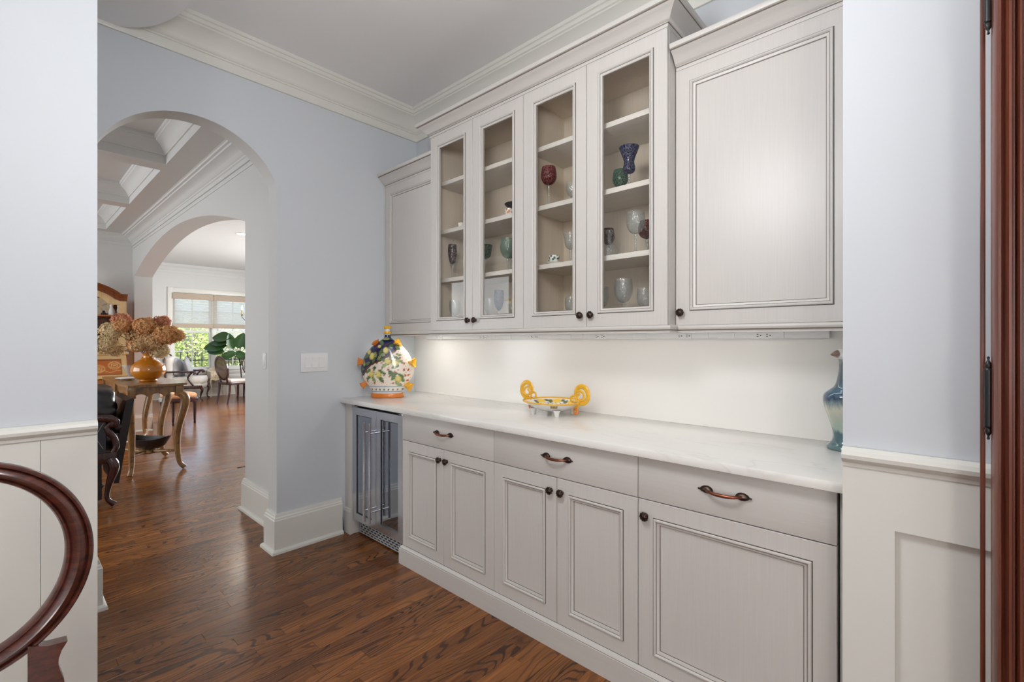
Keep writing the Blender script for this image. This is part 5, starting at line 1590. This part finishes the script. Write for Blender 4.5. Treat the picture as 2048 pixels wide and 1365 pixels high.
# ---- oval cane-back chairs and the dining table in the sunroom
def cane_mat():
    g = N('open_cane')
    df = g.n('BsdfDiffuse'); df.inputs[0].default_value = lin((112, 92, 82))
    tr = g.n('BsdfTransparent')
    ck = g.n('TexChecker'); ck.inputs['Scale'].default_value = 160
    g.l(g.mapped((1, 1, 1)), ck.inputs['Vector'])
    mx = g.n('MixShader')
    g.l(g.math('ADD', 0.15, g.math('MULTIPLY', ck.outputs['Fac'], 0.55)), mx.inputs[0])
    g.l(df.outputs[0], mx.inputs[1]); g.l(tr.outputs[0], mx.inputs[2])
    g.l(mx.outputs[0], g.out.inputs['Surface'])
    return g.m
M['canework'] = cane_mat()
def cane_chair(x, y, rz_, label):
    t = thing('cane_back_chair', label, 'chair', (x, y, 0), rz_, group='oval-backed chairs at the sunroom table')
    b = ringbar([(0, -0.014), (0, 0.010), (0.010, 0.016), (0.024, 0.016), (0.034, 0.010), (0.034, -0.014)], 0, 0.745, 0.225, 0.255, 40)
    b.v = [(p[0] - 0.20 - (p[2] - 0.49) * 0.20, p[1], p[2]) for p in b.v]
    b.build('back_ring', M['darkmahog'], t, smooth=40)
    vs = [(-0.20 - (0.745 + 0.225 * math.sin(2 * PI * k / 32) - 0.49) * 0.20, 0.195 * math.cos(2 * PI * k / 32), 0.745 + 0.225 * math.sin(2 * PI * k / 32)) for k in range(32)]
    vs2 = [(p[0] - 0.006, p[1], p[2]) for p in vs]
    MB().add(vs + vs2, [tuple(range(32)), tuple(reversed(range(32, 64)))] + [(k, (k + 1) % 32, 32 + (k + 1) % 32, 32 + k) for k in range(32)]).build('cane_panel', M['canework'], t, smooth=0)
    pillow_mb(-0.20, -0.225, 0.445, 0.245, 0.225, 0.515, puff=0.3, seed=12).build('seat_cushion', M['bead'], t, smooth=60)
    MB().cbox(-0.21, -0.22, 0.395, 0.24, 0.22, 0.455, 0.012).build('seat_frame', M['darkmahog'], t, smooth=40)
    for s in (-1, 1):
        MB().tube([(-0.20, s * 0.11, 0.42), (-0.215, s * 0.12, 0.52), (-0.225, s * 0.135, 0.56)], 0.018, 8).build('back_post', M['darkmahog'], t, smooth=60)
        MB().tube([(-0.19, s * 0.185, 0.41), (-0.20, s * 0.185, 0.25), (-0.24, s * 0.185, 0.002)], [0.024, 0.021, 0.015], 8).build('leg', M['darkmahog'], t, smooth=60)
        MB().lathe([(0, 0), (0.012, 0.0), (0.016, 0.03), (0.024, 0.33), (0.026, 0.41)], 12, (0.20, s * 0.185, 0)).build('leg', M['darkmahog'], t, smooth=50)
    return t
cane_chair(-11.10, 3.33, math.radians(104), 'oval cane-back chair with white seat seen from behind, nearest the archway')
cane_chair(-11.70, 3.93, math.radians(-12), 'oval cane-back chair facing the room on the window side of the table')
dt = thing('dining_table', 'round dark dining table edge between the oval-backed chairs', 'table', (-11.05, 4.22, 0))
MB().lathe([(0, 0.725), (0.66, 0.725), (0.70, 0.735), (0.71, 0.748), (0.70, 0.756), (0, 0.756)], 56).build('table_top', M['darkmahog'], dt, smooth=40)
MB().lathe([(0.0, 0.03), (0.10, 0.03), (0.12, 0.10), (0.06, 0.25), (0.085, 0.45), (0.06, 0.66), (0.16, 0.726)], 20).build('pedestal', M['darkmahog'], dt, smooth=50)
for k in range(4):
    a = PI / 4 + k * PI / 2
    MB().tube(spline([(0.06 * math.cos(a), 0.06 * math.sin(a), 0.20), (0.22 * math.cos(a), 0.22 * math.sin(a), 0.12), (0.34 * math.cos(a), 0.34 * math.sin(a), 0.022)], 5), 0.022, 8).build('foot', M['darkmahog'], dt, smooth=60)

# ---- rubber plant
rp_ = thing('rubber_plant', 'potted rubber plant with broad glossy leaves before the right window', 'plant', (-12.30, 3.86, 0))
MB().lathe([(0, 0), (0.11, 0), (0.125, 0.02), (0.155, 0.28), (0.165, 0.30), (0.150, 0.30), (0.14, 0.26), (0, 0.26)], 28).build('pot', M['whitepot'], rp_, smooth=50)
LV = [((-12.66, 3.14, 1.17), (-12.36, 3.56, 1.20), 0.15), ((-12.52, 3.28, 1.42), (-12.20, 3.60, 1.38), 0.14), ((-12.56, 3.26, 1.28), (-12.28, 3.60, 1.30), 0.12), ((-12.62, 3.20, 1.10), (-12.34, 3.50, 1.05), 0.11),
      ((-12.18, 3.56, 1.48), (-12.26, 3.66, 1.12), 0.10), ((-12.08, 3.82, 1.50), (-12.22, 3.74, 1.14), 0.12), ((-12.38, 3.40, 0.94), (-12.20, 3.72, 1.02), 0.10), ((-12.24, 3.74, 1.10), (-12.10, 3.84, 0.88), 0.10),
      ((-12.16, 3.96, 1.02), (-12.22, 3.84, 0.86), 0.09), ((-12.50, 4.15, 1.30), (-12.32, 3.92, 1.12), 0.12)]
tr = Vector((-12.30, 3.86, 0.26))
for (tip, base_, wv) in LV:
    tip, base_ = Vector(tip), Vector(base_)
    ax = tip - base_
    side = ax.cross(Vector((0.75, -0.25, 0.45))).normalized()
    nr = side.cross(ax).normalized()
    vs = []; fs = []
    n = 12
    for i in range(n + 1):
        t = i / n
        wd2 = wv * (math.sin(PI * t ** 0.85)) ** 0.75 if 0 < t < 1 else 0.0
        c = base_ + ax * t - nr * (0.06 * t * t)
        vs += [c - side * wd2 + nr * wd2 * 0.25, c - side * wd2 * 0.5 + nr * wd2 * 0.05, c, c + side * wd2 * 0.5 + nr * wd2 * 0.05, c + side * wd2 + nr * wd2 * 0.25]
    for i in range(n):
        for j in range(4): fs.append((i * 5 + j, i * 5 + j + 1, (i + 1) * 5 + j + 1, (i + 1) * 5 + j))
    o0 = Vector((-12.30, 3.86, 0))
    b = MB().add([p - o0 for p in vs], fs).build('leaf', M['ficus'], rp_, smooth=60)
    MB().tube([(base_ - o0)[:], (base_ * 0.4 + Vector((-12.28, 3.82, base_.z - 0.12)) * 0.6 - o0)[:], (0.02, -0.04, base_.z - 0.18)], 0.006, 6).build('leaf_stalk', M['stem'], b, smooth=60)
MB().tube(spline([(0, 0, 0.25), (0.03, -0.03, 0.6), (0.0, -0.05, 0.9), (0.03, -0.04, 1.2)], 5), 0.013, 8).build('trunk', M['stem'], rp_, smooth=60)

# ---- woven shades
for i, (ya, yb_) in enumerate(((2.615, 3.418), (3.424, 4.27))):
    t = thing('woven_shade', ('woven bamboo shade half lowered over the left sunroom window', 'woven bamboo shade half lowered over the right sunroom window')[i], 'window shade', (WX + 0.03, (ya + yb_) / 2, 2.41), group='woven shades in the sunroom')
    hw = (yb_ - ya) / 2
    MB().cbox(0.0, -hw, -0.14, 0.022, hw, 0.0, 0.004).build('valance', M['hem'], t, smooth=30)
    b = MB()
    z = -0.14
    k = 0
    while z > -0.70:
        h = 0.0135 + 0.005 * ((k * 7) % 3)
        b.box(-0.004 - 0.002 * (k % 2), -hw + 0.003, z - h, -0.0015 - 0.002 * (k % 2), hw - 0.003, z - 0.002)
        z -= h; k += 1
    s_ = b.build('slats', M['shade'], t, smooth=0); s_['kind'] = 'stuff'
    MB().cbox(-0.008, -hw, -0.795, 0.012, hw, -0.695, 0.004).build('hem', M['hem'], t, smooth=30)

# ---- chandelier over the sunroom table
ch = thing('chandelier', 'brass chandelier with lit candle bulbs hanging over the sunroom table', 'chandelier', (-11.05, 4.02, 0))
MB().lathe([(0, 1.62), (0.02, 1.63), (0.05, 1.68), (0.02, 1.76), (0.04, 1.84), (0.015, 1.95), (0.012, 2.2), (0.006, 2.25), (0.006, 3.02), (0.06, 3.03), (0.06, 3.058)], 20).build('stem', M['brass'], ch, smooth=50)
for k in range(6):
    a = -PI / 2 + k * PI / 3
    r0 = 0.545
    p = spline([(0.02 * math.cos(a), 0.02 * math.sin(a), 1.74), (0.20 * math.cos(a), 0.20 * math.sin(a), 1.66), (0.42 * math.cos(a), 0.42 * math.sin(a), 1.70), (r0 * math.cos(a), r0 * math.sin(a), 1.82), (r0 * math.cos(a), r0 * math.sin(a), 1.86)], 6)
    ar = MB().tube(p, 0.006, 8).build('arm', M['iron'], ch, smooth=60)
    c = (r0 * math.cos(a), r0 * math.sin(a), 0)
    MB().lathe([(0.010, 1.855), (0.030, 1.868), (0.012, 1.872), (0.013, 1.875), (0.013, 1.975), (0, 1.978)], 14, c).build('candle', M['brass'], ar, smooth=50)
    MB().lathe([(0.008, 1.976), (0.016, 2.00), (0.012, 2.03), (0.003, 2.065), (0, 2.07)], 14, c).build('bulb', M['bulb'], ar, smooth=50)
# recessed can in the sunroom ceiling
rcn = thing('recessed_light', 'lit recessed ceiling light seen through the second archway', 'ceiling light', (-8.43, 2.65, 3.06))
MB().lathe([(0.095, 0.0), (0.095, -0.004), (0.080, -0.008), (0.072, -0.004), (0.072, 0.0)], 32).build('trim_ring', M['white_plastic'], rcn, smooth=50)
MB().lathe([(0, -0.003), (0.072, -0.003), (0.072, 0.0)], 32).build('lens', M['can'], rcn, smooth=0)

# ------------------------------------------------------------------ garden outside the sunroom window
ln = MB().box(-40, -14, -0.50, WX - 0.3, 30, -0.40)
struct(ln.build('lawn', M['lawn'], None, smooth=0))
rg = random.Random(5)
def shrub(cx_, cy_, h, rad, n, label, mat):
    t = thing('garden_shrub', label, 'shrub', (cx_, cy_, -0.40), group='shrubs outside the sunroom window')
    b = MB()
    for i in range(n):
        a, u, v = rg.uniform(0, 2 * PI), rg.uniform(-1, 1), rg.uniform(0.6, 1.0)
        q = math.sqrt(1 - u * u)
        c = Vector((rad * v * q * math.cos(a), rad * 1.15 * v * q * math.sin(a), h / 2 + h / 2 * u * v))
        s_ = rg.uniform(0.035, 0.07)
        d1 = Vector((rg.uniform(-1, 1), rg.uniform(-1, 1), rg.uniform(-0.6, 1))).normalized()
        d2 = d1.cross(Vector((rg.uniform(-1, 1), rg.uniform(-1, 1), rg.uniform(-1, 1)))).normalized()
        b.add([c - d1 * s_, c + d2 * s_ * 0.42, c + d1 * s_, c - d2 * s_ * 0.42], [(0, 1, 2, 3)])
    o = b.build('leaves', mat, t, smooth=0, weld=False); o['kind'] = 'stuff'
    for k in range(5):
        a = k * 1.26
        MB().tube([(0.05 * math.cos(a), 0.05 * math.sin(a), 0.0), (rad * 0.3 * math.cos(a), rad * 0.3 * math.sin(a), h * 0.4), (rad * 0.5 * math.cos(a + 0.4), rad * 0.5 * math.sin(a + 0.4), h * 0.8)], [0.025, 0.016, 0.006], 6).build('branch', M['stem'], t, smooth=60)
shrub(-15.3, 2.60, 2.05, 0.80, 3000, 'leafy shrub seen through the left sunroom window, left one', M['hedge'])
shrub(-15.4, 4.50, 2.15, 0.80, 2600, 'leafy shrub seen through the left sunroom window, beside the mullion', M['hedge'])
shrub(-15.2, 6.35, 1.75, 0.75, 2400, 'lower leafy shrub seen through the right sunroom window', M['hedge'])
shrub(-17.6, 3.9, 2.5, 1.0, 3000, 'tall leafy shrub further back behind the left window', M['hedge'])
shrub(-17.6, 6.6, 2.0, 1.0, 2200, 'leafy shrub further back behind the rubber plant', M['hedge'])
fn = thing('garden_fence', 'black iron picket fence outside the sunroom windows', 'fence', (-14.2, 4.4, -0.40))
for k in range(34):
    MB().box(-0.008, -2.6 + k * 0.155, 0.0, 0.008, -2.584 + k * 0.155, 1.42).build('picket', M['iron'], fn, smooth=0)
for zz in (0.22, 1.20):
    MB().box(-0.014, -2.66, zz, 0.014, 2.62, zz + 0.03).build('rail', M['iron'], fn, smooth=0)
